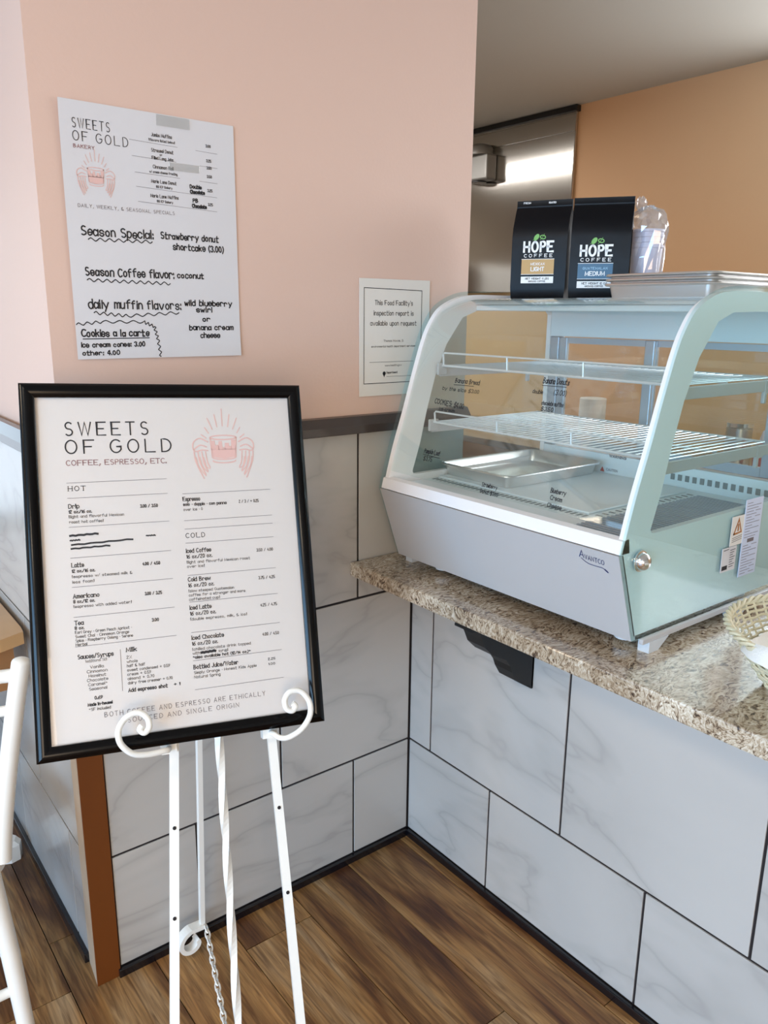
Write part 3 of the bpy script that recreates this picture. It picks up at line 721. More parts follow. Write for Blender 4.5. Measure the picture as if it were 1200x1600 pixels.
sk = MB().box(.232, .300, CY0 - .0013, CY0 - .0004, .948 - .866, 1.112 - .866).build('spec_label', mat('pale_blue_label', srgb(206, 214, 234), .4, noise=.03), dc)
def side4(u, v): return (u, CY0 - .0016, v - .866)
ik = Ink(side4)
for k in range(26):
    v = 1.104 - k * .006
    if k in (13, 14): continue
    ik.line([(.238, v), (.238 + .02 + (k * 7 % 5) * .006, v)], .0011)
    if k % 2: ik.line([(.272, v), (.292, v)], .0011)
ik.rect(.252, 1.020, .278, 1.028); ik.build('print', INKG, sk)

# ------------------------------------------------------------------ trays
def rrect(cx, cy, w, l, r, z, n=5):
    out = []
    for (sx, sy, a0) in ((1, 1, 0), (-1, 1, PI / 2), (-1, -1, PI), (1, -1, 1.5 * PI)):
        for k in range(n + 1):
            a = a0 + PI / 2 * k / n
            out.append((cx + sx * (w / 2 - r) + r * math.cos(a), cy + sy * (l / 2 - r) + r * math.sin(a), z))
    return out
def tray(name, label, w, l, h, loc, rz, group=None):
    t = thing(name, label, 'baking tray', loc, rz, group)
    m = MB(); s = .012
    rings = [rrect(0, 0, w - .03 + .001, l - .03 + .001, .014, 0), rrect(0, 0, w - .018, l - .018, .018, h - .004), rrect(0, 0, w - .002, l - .002, .024, h - .003),
             rrect(0, 0, w, l, .025, h - .0005), rrect(0, 0, w - .002, l - .002, .024, h + .0015), rrect(0, 0, w - .014, l - .014, .018, h + .0015), rrect(0, 0, w - .018, l - .018, .017, h - .001), rrect(0, 0, w - .032, l - .032, .013, .0018)]
    m.loft(rings, True, True).build('pan', ALU, t, smooth=True)
    rr = rrect(0, 0, w - .004, l - .004, .023, h - .0005)
    MB().tube(rr, .0028, 8, closed=True, caps=False).build('rolled_rim', ALU, t, smooth=True)
    return t
tray('baking_tray', 'aluminium quarter sheet tray lying empty inside the display case', .345, .245, .028, (.178, -.205, DZ + .0055), 0)
labs = ['lowest aluminium tray of the nested stack on top of the display case', 'middle aluminium tray of the nested stack on top of the display case', 'topmost aluminium tray of the nested stack on top of the display case']
for k in range(3):
    tray('baking_tray', labs[k], .345, .262, .028, (.137 + .1725 + k * .001, -.571, TOPZ + .0003 + k * .0095), (0, .006, -.004)[k], 'trays stacked on the case')

# ------------------------------------------------------------------ coffee bags
RZ = math.atan2(-.90, .44)
def bag(loc, lean, w, h, label, lab_col, lines, cxo, logo_z, ink2):
    b = thing('coffee_bag', label, 'coffee bag', loc, RZ + lean)
    m = MB(); rings = []
    for z, d, ww in ((0, .056, w - .010), (.004, .062, w - .004), (.03, .064, w), (h * .62, .064, w), (h * .72, .056, w), (h * .82, .036, w), (h * .90, .014, w + .001), (h * .93, .005, w + .001), (h, .0035, w + .001)):
        g = .012 * min(1, d / .06) # side gusset fold inwards
        rings.append([(-ww / 2, -d / 2, z), (-ww / 4, -d / 2, z), (0, -d / 2, z), (ww / 4, -d / 2, z), (ww / 2, -d / 2, z), (ww / 2 - g, 0, z), (ww / 2, d / 2, z), (0, d / 2, z), (-ww / 2, d / 2, z), (-ww / 2 + g, 0, z)])
    m.loft(rings).build('pouch', BAGM, b, smooth=True)
    MB().box(-w / 2, w / 2, -.0028, -.0016, h - .016, h - .013).build('seal', BAGM, b)
    f = lambda u, v: (u + cxo, -.0329, v)
    f2 = lambda u, v: (u + cxo, -.0333, v)
    z = logo_z
    ik = Ink(f); ik.text('HOPE', 0, z, .0225, .0050, width=.071, track=2.2, align='c'); ik.text('COFFEE', 0, z - .0125, .0068, .0013, width=.069, track=4, align='c')
    ik.build('brand_lettering', WHITEI, b)
    ik = Ink(f)
    for sx, rx, a in ((-.006, .0085, .5), (.0095, .0065, -.6)):
        pts = []
        for q in range(17):
            th = 2 * PI * q / 16; x, y = rx * math.cos(th), rx * .62 * math.sin(th)
            pts.append((sx + x * math.cos(a + .4) - y * math.sin(a + .4), z + .033 + x * math.sin(a + .4) + y * math.cos(a + .4)))
        if sx < 0: ik.poly(pts[:-1])
        else: ik.line(pts, .002)
        ik.line([(sx - rx, z + .026), (sx, z + .034), (sx + rx * .5, z + .040)], .0008)
    ik.build('leaf_emblem', GREENI, b)
    ik = Ink(f); ik.rect(-.040, z - .053, .040, z - .0165); ik.build('roast_label', lab_col, b, label=('ochre' if lab_col is OCHRE else 'slate blue') + ' roast label')
    ik = Ink(f2); ik.text(lines[0], 0, z - .031, .0052, .0010, width=.034 if lab_col is OCHRE else .056, track=2, align='c'); ik.build('origin_print', ink2, b)
    ik = Ink(f2); ik.text(lines[1], 0, z - .0445, .0088, .0018, width=.032 if lab_col is OCHRE else .044, align='c'); ik.line([(-.040, z - .0172), (.040, z - .0172)], .001); ik.line([(-.040, z - .0524), (.040, z - .0524)], .001)
    ik.build('roast_print', WHITEI, b)
    ik = Ink(f); ik.rect(-.040, z - .073, .040, z - .0575); ik.build('weight_label', WHITEI, b)
    ik = Ink(f2); ik.text(lines[2], 0, z - .0645, .0042, .0009, width=.058, align='c'); ik.text(lines[3], 0, z - .0705, .0034, .0007, width=.042, align='c'); ik.build('weight_print', INK, b)
    return b
b1 = bag((.249, -.174, TOPZ + .0005), .0, .135, .232, 'black coffee bag with ochre LIGHT roast label on the display case', OCHRE, ('MEXICAN', 'LIGHT', 'NET WEIGHT 1 LBS', 'GROUND COFFEE'), -.001, .112, WHITEI)
ik = Ink(lambda u, v: (u, -.0075, v)); ik.text('FRESH', -.05, .2245, .0036, .0008, width=.017); ik.text('ROASTED', .012, .2235, .0036, .0008, width=.017)
ik.build('seal_print', WHITEI, b1, kind='stuff')
b2 = bag((.3115, -.3005, TOPZ + .0005), .13, .136, .232, 'black coffee bag with blue MEDIUM roast label beside the tray stack', BLUEL, ('GUATEMALAN', 'MEDIUM', 'NET WEIGHT 12 OZ', 'GROUND COFFEE'), -.008, .100, LBLUE)

# stack of plastic cups in a clear bag
cs = thing('cup_sleeve', 'stack of white plastic cups wrapped in crinkled clear film behind the trays', 'cup stack', (.418, -.351, TOPZ + .0005))
for k in range(4):
    z = k * .012
    MB().lathe([(.028, z), (.037, .120 + z), (.0395, .122 + z), (.0395, .127 + z), (.0355, .127 + z), (.026, .003 + z)], (0, 0, 0), 28).build('cup', CUPW, cs, smooth=True)
f = MB(); rng = random.Random(3); rings = []
for i, (r, z) in enumerate([(.034, 0), (.041, .02), (.040, .06), (.042, .10), (.044, .13), (.047, .158), (.045, .172), (.042, .185), (.037, .197), (.028, .206), (.014, .212), (.006, .216)]):
    rings.append([((r + rng.uniform(-.006, .006)) * math.cos(2 * PI * k / 26), (r + rng.uniform(-.006, .006)) * math.sin(2 * PI * k / 26), max(0, z + rng.uniform(-.004, .004))) for k in range(26)])
f.loft(rings, False, True).build('plastic_film', PLASTIC, cs)
f = MB(); rings = []
for i, (r, z) in enumerate([(.004, .206), (.010, .213), (.014, .223), (.009, .232), (.002, .236)]):
    rings.append([(-.022 + (r + rng.uniform(-.004, .004)) * math.cos(2 * PI * k / 10), .01 + (r + rng.uniform(-.004, .004)) * math.sin(2 * PI * k / 10), z + rng.uniform(-.003, .003)) for k in range(10)])
f.loft(rings).build('twisted_end', PLASTIC, cs)

# ------------------------------------------------------------------ papers on the pink wall
pp = thing('menu_paper', 'large laminated bakery menu with black marker handwriting taped to the pink wall', 'poster', (-.827, .0045, 1.380))
m = MB(); nx, ny = 12, 14; PW, PH = .340, .449
def sheet(u, v):
    c = .004 * math.exp(-((PH - v) / .05)) * (1 - u / PW) + .0012 * math.sin(u * 18) * math.sin(v * 14) + .003 * math.exp(-v / .04) * (u / PW)
    return -.0012 - max(0, c)
vs = [(i / nx * PW, sheet(i / nx * PW, j / ny * PH), j / ny * PH) for j in range(ny + 1) for i in range(nx + 1)]
fs = [(j * (nx + 1) + i, j * (nx + 1) + i + 1, (j + 1) * (nx + 1) + i + 1, (j + 1) * (nx + 1) + i) for j in range(ny) for i in range(nx)]
k0 = len(vs); vs += [(v[0], v[1] + .0004, v[2]) for v in vs]; fs += [tuple(i + k0 for i in f[::-1]) for f in fs]
m.add(vs, fs).build('paper', PAPER2, pp, smooth=True, fix=False)
fp_ = lambda u, v: (u, sheet(u, v) - .0005, v)
ik = Ink(fp_)
ik.text('SWEETS', .022, .4045, .0155, .0013, width=.067, track=2.6); ik.text('OF GOLD', .022, .3835, .0155, .0013, width=.100, track=2.6)
rows = [(0.4085, 'Jumbo Muffins', '[flavors listed below]', '3.00'), (0.3815, 'Streusel Donut', '', '3.25'), (0.3525, 'Cinnamon Roll', 'w/ cream cheese frosting', '3.50'), (0.3265, 'Marie Lane Donut', '100 ICP Bakery', '3.25'), (0.3005, 'Marie Lane Muffins', '100 ICP Bakery', '3.25')]
for v, a, b, p in rows:
    ik.text(a, .188, v, .0058, .0009, width=.0031 * len(a), align='c')
    if b: ik.text(b, .188, v - .0085, .0042, .0007, width=.0023 * len(b), align='c')
    ik.text(p, .283, v - .006, .0045, .0010, align='c')
ik.text('or', .185, .3755, .0040, .0007, align='c'); ik.text('Filled Long John', .188, .3685, .0052, .0009, width=.042, align='c'); ik.text('3.50', .283, .3625, .0045, .0010, align='c')
ik.build('printed_text', INK, pp, kind='stuff')
ik = Ink(fp_)
for v in (.3945, .3668, .3400, .3140, .2880, .2640): pass
for a, b in (((.125, .3975), (.302, .3925)), ((.128, .3700), (.301, .3660)), ((.132, .3420), (.300, .3375)), ((.133, .3170), (.298, .3110)), ((.135, .2905), (.297, .2845))): ik.line([a, b], .0006)
ik.text('DAILY, WEEKLY, & SEASONAL SPECIALS', .022, .2715, .0058, .0007, width=.184, track=2.2)
ik.build('rule_lines', INKG, pp)
ik = Ink(fp_); ik.text('BAKERY', .022, .3715, .0055, .0011, width=.037, track=2); ik.build('subtitle', ROSE2, pp, label='dusty rose subtitle')
ik = Ink(fp_); logo(ik, .0585, .327, .035); ik.build('mug_emblem', PINKI, pp, label='pale rose winged mug emblem')
ik = Pen(fp_, MARK, pp); h = dict(jit=.55)
ik.text('Season Special:', .024, .224, .0150, .0025, width=.136, **h); ik.text('Strawberry donut', .176, .2265, .0115, .0023, width=.122, **h); ik.text('shortcake (3.00)', .200, .2070, .0115, .0023, width=.108, **h)
ik.wavy([(.036, .2165), (.158, .2190)], .0018, .0028, 7)
ik.text('Season Coffee flavor:', .026, .1525, .0145, .0025, width=.172, **h); ik.text('coconut', .206, .1540, .0105, .0023, width=.056, **h); ik.wavy([(.028, .1445), (.190, .1425)], .0018, .0028, 10)
ik.text('daily muffin flavors:', .027, .0935, .0155, .0025, width=.182, **h); ik.text('wild blueberry', .218, .1010, .0105, .0023, width=.105, **h); ik.wavy([(.036, .0855), (.100, .0800), (.205, .0870)], .0018, .0028, 9)
ik.text('swirl', .243, .0885, .0095, .0023, width=.034, **h); ik.text('or', .256, .0705, .0085, .0023, width=.016, **h); ik.text('banana cream', .226, .0530, .0100, .0023, width=.098, **h); ik.text('cheese', .250, .0375, .0095, .0023, width=.042, **h)
ik.text('Cookies a la carte', .010, .0420, .0120, .0025, width=.130, **h); ik.rule([(.012, .0375), (.140, .0385)], .0018)
ik.text('ice cream cones: 3.00', .008, .0225, .0085, .0020, width=.122, **h); ik.text('other: 4.00', .009, .0075, .0080, .0020, width=.070, **h)
ik.wavy([(.002, .064), (.05, .069), (.13, .069), (.152, .060), (.158, .035), (.162, .002)], .0018, .0026, 15)
ik = Pen(fp_, MARK, pp); ik.text('Double', .241, .3240, .0065, .0018, width=.024, **h); ik.text('Chocolate', .241, .3145, .0060, .0020, width=.030, **h); ik.text('PB', .246, .2985, .0065, .0018, width=.010, **h); ik.text('Chocolate', .244, .2885, .0060, .0020, width=.030, **h)
MB().box(.178, .245, -.0052, -.0030, .428, .4475, .0006).build('tape', TAPE, pp)
MB().box(.200, .262, -.0040, -.0032, .352, .3665, .0003).build('tape', TAPE, pp)

ns = thing('notice_sheet', 'letter-size food facility inspection notice taped beside the display case', 'notice', (-.174, .0045, 1.2745))
MB().box(0, .216, -.0016, -.0002, 0, .2745).build('paper', PAPER3, ns)
fn = lambda u, v: (u, -.0021, v)
ik = Ink(fn)
for a, b in (((.013, .030), (.013, .253)), ((.013, .253), (.190, .250)), ((.190, .250), (.190, .030)), ((.190, .030), (.013, .030))): ik.line([a, b], .0016)
ik.text("This Food Facility's", .103, .2145, .0105, .0013, width=.116, align='c'); ik.text('inspection report is', .103, .1905, .0105, .0013, width=.122, align='c'); ik.text('available upon request', .103, .1670, .0105, .0013, width=.142, align='c')
ik.text('Thomas Howze, D.', .103, .1285, .0045, .0006, width=.062, align='c'); ik.text('environmental health department services', .103, .1155, .0042, .0006, width=.136, align='c'); ik.line([(.03, .0805), (.165, .0805)], .0008)
ik.text('www.health.gov', .103, .070, .0042, .0006, width=.052, align='c'); ik.text('Department', .082, .0525, .0045, .0009, width=.034); ik.line([(.082, .045), (.16, .045)], .0007)
ik.build('printed_text', INK, ns, kind='stuff')
ik = Ink(fn); ik.poly(ell(.0745, .053, .0048, .0048, 12)[:-1]); ik.poly([(.071, .051), (.0745, .043), (.078, .051)]); ik.build('round_emblem', INK, ns)

# ------------------------------------------------------------------ framed menu on the easel
O = V((-.966, -.119, 1.352)); EX = (V((-.503, -.255, 1.337)) - O).normalized()
D_ = V((-1.041, -.310, .761)) - O; EN = EX.cross(D_).normalized(); 
if EN.dot(V((-1.3, -1.54, 1.47)) - O) < 0: EN = -EN
EY = EN.cross(EX).normalized()
if EY.z < 0: EY = -EY
SW, SH = .4835, .625
fm = thing('framed_menu', 'black framed coffee menu board leaning on the white easel', 'menu board', tuple(O - EY * SH))
base = O - EY * SH
def sg(u, v, w=0): return tuple(O + EX * u + EY * v + EN * w - base)   # u right, v up (negative), w out
def sbox(name, mt, u0, u1, v0, v1, w0, w1, par=fm, **kw):
    m = MB(); vs = [sg(u, v, w) for w in (w0, w1) for v in (v0, v1) for u in (u0, u1)]
    return m.add(vs, [(0, 2, 3, 1), (4, 5, 7, 6), (0, 1, 5, 4), (1, 3, 7, 5), (3, 2, 6, 7), (2, 0, 4, 6)]).build(name, mt, par, **kw)
fw = .0235
def rail(u0, v0, u1, v1, ins):
    """one mitred frame rail with a rounded profile"""
    a, b = V((u0, v0)), V((u1, v1)); d = (b - a).normalized(); nn = V(ins)
    pro = [(0, -.016), (0, -.002), (.003, .001), (.009, .003), (.016, .002), (fw, -.004), (fw, -.016)]
    vs = []
    for e, sgn_ in ((a, 1), (b, -1)):
        for x, w in pro:
            p = e + nn * x + d * x * sgn_; vs.append(sg(p.x, p.y, w))
    n = len(pro); fs = [(i, (i + 1) % n, n + (i + 1) % n, n + i) for i in range(n)] + [tuple(range(n)), tuple(range(2 * n - 1, n - 1, -1))]
    MB().add(vs, fs).build('frame_rail', FRAMEB, fm, smooth=True)
rail(0, 0, SW, 0, (0, -1)); rail(SW, -SH, 0, -SH, (0, 1)); rail(0, -SH, 0, 0, (1, 0)); rail(SW, 0, SW, -SH, (-1, 0))
sbox('poster', PAPER, fw - .002, SW - fw + .002, -SH + fw - .002, -fw + .002, -.013, -.0095)
sbox('backing_board', mat('backing_board', srgb(110, 90, 70), .8, noise=.1), .004, SW - .004, -SH + .004, -.004, -.0165, -.0135)
sbox('glazing', POSTG, fw - .002, SW - fw + .002, -SH + fw - .002, -fw + .002, -.0068, -.0055)
fs_ = lambda u, v: sg(u, v, -.0090)
ik = Ink(fs_)
ik.text('SWEETS', .068, -.0885, .0225, .0023, width=.136, track=2.8); ik.text('OF GOLD', .068, -.1195, .0225, .0023, width=.174, track=2.8)
ik.build('title', INK, fm)
ik = Ink(fs_); ik.text('COFFEE, ESPRESSO, ETC.', .068, -.1400, .0085, .0013, width=.164, track=1.8, serif=True); ik.build('subtitle', ROSE2, fm, label='dusty rose serif subtitle')
ik = Ink(fs_); logo(ik, .335, -.115, .0560); ik.build('mug_emblem', PINKI, fm, label='rose winged mug emblem')
ik = Ink(fs_)   # rules
for v in (-.169, -.195, -.244, -.296, -.345, -.395, -.444): ik.line([(.067, v - .001), (.231, v + .001)], .0007)
for v in (-.195, -.243, -.258, -.283, -.340, -.387, -.440, -.489, -.539): ik.line([(.257, v - .001), (.415, v + .001)], .0007)
ik.line([(.1375, -.457), (.1375, -.526)], .0007)
ik.text('BOTH COFFEE AND ESPRESSO ARE ETHICALLY', .107, -.5655, .0075, .0008, width=.272, track=2.6)
ik.text('SOURCED AND SINGLE ORIGIN', .143, -.5795, .0075, .0008, width=.188, track=2.6)
ik.build('rule_lines', INKG, fm)
ik = Ink(fs_)
def hd(s, u, v, w, h=.0068): ik.text(s, u, v, h, .0012, width=w, serif=True)
def bd(s, u, v, w, h=.0050, t=.0011): ik.text(s, u, v, h, t, width=w)
def lt(s, u, v, w, h=.0046, t=.00062): ik.text(s, u, v, h, t, width=w)
ik.text('HOT', .069, -.1835, .0078, .0010, width=.027, track=2.4, serif=True); ik.text('COLD', .258, -.2745, .0078, .0010, width=.033, track=2.4, serif=True)
hd('Drip', .068, -.2130, .0165); bd('12 oz./16 oz.', .068, -.2215, .036); lt('[light and flavorful Mexican', .068, -.2295, .088); lt('roast hot coffee]', .068, -.2385, .054); bd('3.00 / 3.50', .184, -.2170, .029)
hd('Latte', .068, -.3125, .0190); bd('12 oz./16 oz.', .068, -.3215, .036); lt('[espresso w/ steamed milk &', .068, -.3305, .096); lt('less foam]', .068, -.3395, .034); bd('4.00 / 4.50', .182, -.3175, .029)
hd('Americano', .068, -.3645, .0405); bd('8 oz./12 oz.', .068, -.3725, .033); lt('[espresso with added water]', .068, -.3805, .092); bd('3.00 / 3.25', .183, -.3690, .028)
hd('Tea', .068, -.4090, .0135); bd('8 oz.', .068, -.4165, .014); bd('3.00', .192, -.4150, .011)
lt('Earl Grey • Green Peach Apricot •', .068, -.4235, .090); lt('Sweet Chai • Cinnamon Orange', .068, -.4305, .085); lt('Spice • Raspberry Oolong • Serene', .068, -.4372, .091); lt('Herbal', .068, -.4438, .0175)
hd('Sauces/Syrups', .0700, -.4655, .0560); lt('[additional .50]', .082, -.4725, .033, t=.0004)
for k, (s, w) in enumerate((('Vanilla', .021), ('Cinnamon', .032), ('Hazelnut', .027), ('Chocolate', .033), ('Caramel*', .030), ('Seasonal', .028))): lt(s, .099 - w / 2, -.4830 - k * .0072, w)
bd('0.69', .093, -.5350 + .0005, .012); hd('Made in-house!', .082, -.5445, .038, .0046); lt('*SF included', .083, -.5525, .034)
hd('Milk', .1470, -.4620, .0165); 
for k, (s, w) in enumerate((('2%', .008), ('whole', .017), ('half & half', .029), ('sweet condensed + 0.59', .070), ('cream + 0.59', .038), ('almond + 0.70', .043), ('dairy free creamer + 0.70', .073))):
    lt(s, .1470, -.4735 - k * .0072, w)
hd('Add espresso shot', .1470, -.5295, .064, .0058); bd('+ 1', .222, -.5285, .010)
hd('Espresso', .257, -.2090, .0295); bd('solo • doppio • con panna', .257, -.2175, .076); lt('over ice • 0', .257, -.2265, .033); bd('2 / 3 / + 0.25', .3560, -.2165, .036, t=.0008)
for (v, nme, w, pr_, ls) in ((-.2955, 'Iced Coffee', .043, '3.50 / 4.00', ('[light and flavorful Mexican roast', 'over ice]')), (-.3460, 'Cold Brew', .0385, '3.75 / 4.25', ('[slow steeped Guatemalan', 'coffee for a stronger and more', 'caffeinated cup]')), (-.3955, 'Iced Latte', .0370, '4.25 / 4.75', ('[double espresso, milk, & ice]',)), (-.4480, 'Iced Chocolate', .0555, '4.00 / 4.50', ('[chilled chocolate drink topped',))):
    hd(nme, .257, v - .0055, w); bd('16 oz./20 oz.', .257, v - .0155, .044, .0062)
    for k, s in enumerate(ls): lt(s, .257, v - .0245 - k * .0075, min(.112, len(s) * .0033))
    bd(pr_, .3820, v - .0115, .030, t=.0008)
lt('with', .257, -.4795, .012); lt('syrup]', .302, -.4795, .016); bd('*also available hot (12/14 oz.)*', .257, -.4865, .101, .0046)
hd('Bottled Juice/Water', .257, -.5045, .0775); lt('Simply Orange • Honest Kids Apple', .257, -.5130, .110); lt('Natural Spring', .257, -.5205, .045); bd('2.25', .389, -.5040, .013, h=.0036, t=.0008); bd('1.00', .389, -.5130, .012, h=.0036, t=.0008)
ik.build('printed_text', INK, fm, kind='stuff')
ik = Ink(fs_)   # marker cross-outs
for a, b, t in (((.068, -.2595), (.112, -.2580), .0036), ((.068, -.2675), (.083, -.2670), .0024), ((.070, -.2750), (.168, -.2710), .0030), ((.069, -.2815), (.130, -.2795), .0030), ((.191, -.2665), (.206, -.2665), .0022), ((.272, -.4775), (.296, -.4765), .0044)):
    pts = [(a[0] + (b[0] - a[0]) * i / 10, a[1] + (b[1] - a[1]) * i / 10 + .0006 * math.sin(i * 2.3)) for i in range(11)]; ik = Ink(fs_); ik.line(pts, t); ik.build('crossed_out_line', MARK, fm)

# easel
es = thing('display_easel', 'white wrought metal easel holding the framed menu', 'easel', (-.84, -.45, 0))
eo = V((-.84, -.45, 0))
def E_(p): return tuple(V(p) - eo)
def ebar(name, a, b, w, t=.004, n=2, **kw):
    m = MB(); m.tube([E_(a), E_(b)], 0, 4, sq=(w, t), up=tuple(EN)); return m.build(name, WHITEM, es, **kw)
FA, TA = V((-.964, -.572, 0)), V((-.701, -.143, 1.40)); FB, TB = V((-.731, -.638, 0)), V((-.598, -.173, 1.40)); FC, TC = V((-.844, -.606, 0)), V((-.667, -.153, 1.40))
la = ebar('leg', FA + V((0, 0, .002)), FA.lerp(TA, .93), .0078, .0042)
lb = ebar('leg', FB + V((0, 0, .002)), FB.lerp(TB, .93), .0078, .0042)
for leg, F0, T0, qs in ((la, FA, TA, (.334, .434)), (lb, FB, TB, (.33, .431))):
    for q in qs:
        c = F0.lerp(T0, q) + EN * .0056; m = MB()
        nrm = EN; u = nrm.cross(V((0, 0, 1))).normalized(); w = nrm.cross(u)
        m.add([E_(c + u * .0032 * math.cos(2 * PI * k / 10) + w * .0032 * math.sin(2 * PI * k / 10)) for k in range(10)] + [E_(c - nrm * .0016 + u * .0032 * math.cos(2 * PI * k / 10) + w * .0032 * math.sin(2 * PI * k / 10)) for k in range(10)], [tuple(range(10)), tuple(range(19, 9, -1))] + [(k, (k + 1) % 10, 10 + (k + 1) % 10, 10 + k) for k in range(10)])
        m.build('peg_hole', GROUT, leg)
FC2 = FC + V((0, 0, .18)); 
pts = [E_(FC.lerp(TC, i / 150)) for i in range(1, 135)]
MB().tube(pts, 0, 4, sq=(.0056, .0056), twist=.15, caps=True).build('twisted_pole', WHITEM, es, smooth=False)
# back leg ending in a scroll
BT = V((-.672, -.150, 1.26)); BB = V((-.664, -.046, .070))
MB().tube([E_(BT), E_(BB)], 0, 4, sq=(.0055, .0055)).build('back_leg', WHITEM, es)
sc = []
u0 = V((-1, -.05, 0)).normalized()
for i in range(34):
    a = 1.15 + i * .165; r = .036 * (1 - i * .0215)
    sc.append(BB + u0 * (.029) + V((0, 0, -.030)) + u0 * (-r * math.cos(a) * 1.1) + V((0, 0, r * math.sin(a))))
sc = [BB] + sc[3:]
zmin = min(p.z for p in sc)
sc = [V((p.x, p.y, p.z)) for p in sc]
MB().tube([E_(p) for p in sc], 0, 4, sq=(.0050, .0120), up=(0, 1, 0)).build('foot_scroll', WHITEM, es)
# chain from the back leg to the middle pole
A_, B_ = BB + V((.006, -.008, 0)), FC.lerp(TC, .045) + V((.012, .006, 0)); m = MB(); nl = 30
for k in range(nl):
    q = (k + .5) / nl; c = A_.lerp(B_, q) + V((0, 0, -.012 * math.sin(PI * q))); d = (B_ - A_).normalized(); side_ = d.cross(V((0, 0, 1))).normalized(); upv = side_.cross(d)
    s2 = side_ if k % 2 else (upv * .8 + side_ * .6); L = (B_ - A_).length / nl * .78
    m.tube([E_(c + d * L * math.cos(2 * PI * j / 10) + s2 * .0052 * math.sin(2 * PI * j / 10)) for j in range(10)], .0021, 5, closed=True, caps=False)
m.build('chain', WHITEC, es, kind='stuff')
# scroll hooks that carry the frame
def hook(pts, name='hook'):
    P = [V(O + EX * u + EY * v + EN * w) for u, v, w in pts]
    Q = []
    ext = [P[0]] + P + [P[-1]]
    for i in range(1, len(ext) - 2):
        for k in range(5):
            t = k / 5; Q.append(.5 * ((2 * ext[i]) + (-ext[i - 1] + ext[i + 1]) * t + (2 * ext[i - 1] - 5 * ext[i] + 4 * ext[i + 1] - ext[i + 2]) * t * t + (-ext[i - 1] + 3 * ext[i] - 3 * ext[i + 1] + ext[i + 2]) * t ** 3))
    Q.append(P[-1])
    MB().tube([E_(p) for p in Q], .0052, 10).build(name, WHITEM, es, smooth=True)
# local (u, v, w): left hook leaves the left leg, passes under the frame and curls up in front
hook([(.208, -.634, -.026), (.205, -.633, 0), (.196, -.632, .010), (.170, -.632, .018), (.146, -.626, .024), (.128, -.606, .030), (.126, -.584, .030), (.138, -.566, .030), (.158, -.560, .030), (.172, -.571, .030), (.174, -.586, .030), (.166, -.594, .030), (.159, -.588, .030), (.163, -.582, .030)])
hook([(u - .014, v, w) for u, v, w in [(.398, -.634, -.026), (.402, -.634, 0), (.410, -.640, .010), (.424, -.640, .018), (.446, -.628, .026), (.462, -.606, .030), (.463, -.582, .030), (.449, -.562, .030), (.430, -.560, .030), (.419, -.572, .030), (.421, -.588, .030), (.431, -.593, .030), (.437, -.586, .030), (.432, -.580, .030)]])
for u in (.208, .384):
    m = MB(); vs = [tuple(O + EX * (u + a) + EY * (-.634 + b) + EN * w - eo) for w in (-.034, -.014) for b in (-.009, .009) for a in (-.013, .013)]
    m.add(vs, [(0, 2, 3, 1), (4, 5, 7, 6), (0, 1, 5, 4), (1, 3, 7, 5), (3, 2, 6, 7), (2, 0, 4, 6)]).build('hook_socket', WHITEM, es)

# ------------------------------------------------------------------ white chair
ch = thing('dining_chair', 'white painted wooden chair with rounded posts beside the tiled corner', 'chair', (-1.27, .12, 0))
co = V((-1.27, .12, 0))
def C_(*p): return tuple(V(p) - co)
def post(sx):
    x0, x1 = (-1.068, -1.003) if sx > 0 else (-1.472, -1.537)
    pts = []
    for i in range(9):
        q = i / 8; pts.append(C_(x0 + (x1 - x0) * (q ** 1.25), -.072 - .022 * q, .452 + (.848 - .452) * q))
    pts += [C_(x1 + .0003 * sx, -.0945, .853), C_(x1 + .0005 * sx, -.095, .856), C_(x1 + .0006 * sx, -.095, .858)]
    MB().tube(pts, [.0165] * 9 + [.0150, .0105, .004], 16).build('back_post', WHITEC, ch, smooth=True)
post(1); post(-1)
for z, r, xx in ((.823, .0125, 1.011), (.757, .010, 1.026)):
    pts = [C_(-1.27 + (xx - 1.27 + 2 * (1.27 - xx)) * 0 + (1.27 - xx) * math.cos(PI - PI * i / 12) , -.090 + .035 * math.sin(PI * i / 12), z) for i in range(13)]
    MB().tube(pts, r, 12).build('back_rail', WHITEC, ch, smooth=True)
for k in range(5):
    x = -1.27 + (k - 2) * .075; MB().tube([C_(x, -.058, .455), C_(x, -.056, .757)], .007, 10).build('spindle', WHITEC, ch, smooth=True)
seat = []
for (z, g) in ((.420, -.012), (.424, 0), (.446, .004), (.452, 0), (.453, -.008)):
    ring = []
    for k in range(48):
        a = 2 * PI * k / 48; e = 2.7; c, s_ = math.cos(a), math.sin(a)
        ring.append(C_(-1.27 + (.240 + g) * math.copysign(abs(c) ** (2 / e), c), .100 + (.234 + g) * math.copysign(abs(s_) ** (2 / e), s_), z))
    seat.append(ring)
MB().loft(seat).build('seat', WHITEC, ch, smooth=True)
for sx in (1, -1):
    MB().tube([C_(-1.27 + sx * .178, -.070, .425), C_(-1.27 + sx * .193, -.087, .25), C_(-1.27 + sx * .207, -.110, .001)], [.0185, .0175, .0150], 14).build('leg', WHITEC, ch, smooth=True)
    MB().tube([C_(-1.27 + sx * .165, .262, .425), C_(-1.27 + sx * .175, .29, .001)], [.0185, .015], 14).build('leg', WHITEC, ch, smooth=True)
    MB().tube([C_(-1.27 + sx * .198, -.090, .205), C_(-1.27 + sx * .172, .275, .205)], .010, 10).build('stretcher', WHITEC, ch, smooth=True)
MB().tube([C_(-1.27 - .198, -.089, .170), C_(-1.27 + .198, -.089, .170)], .010, 10).build('stretcher', WHITEC, ch, smooth=True)

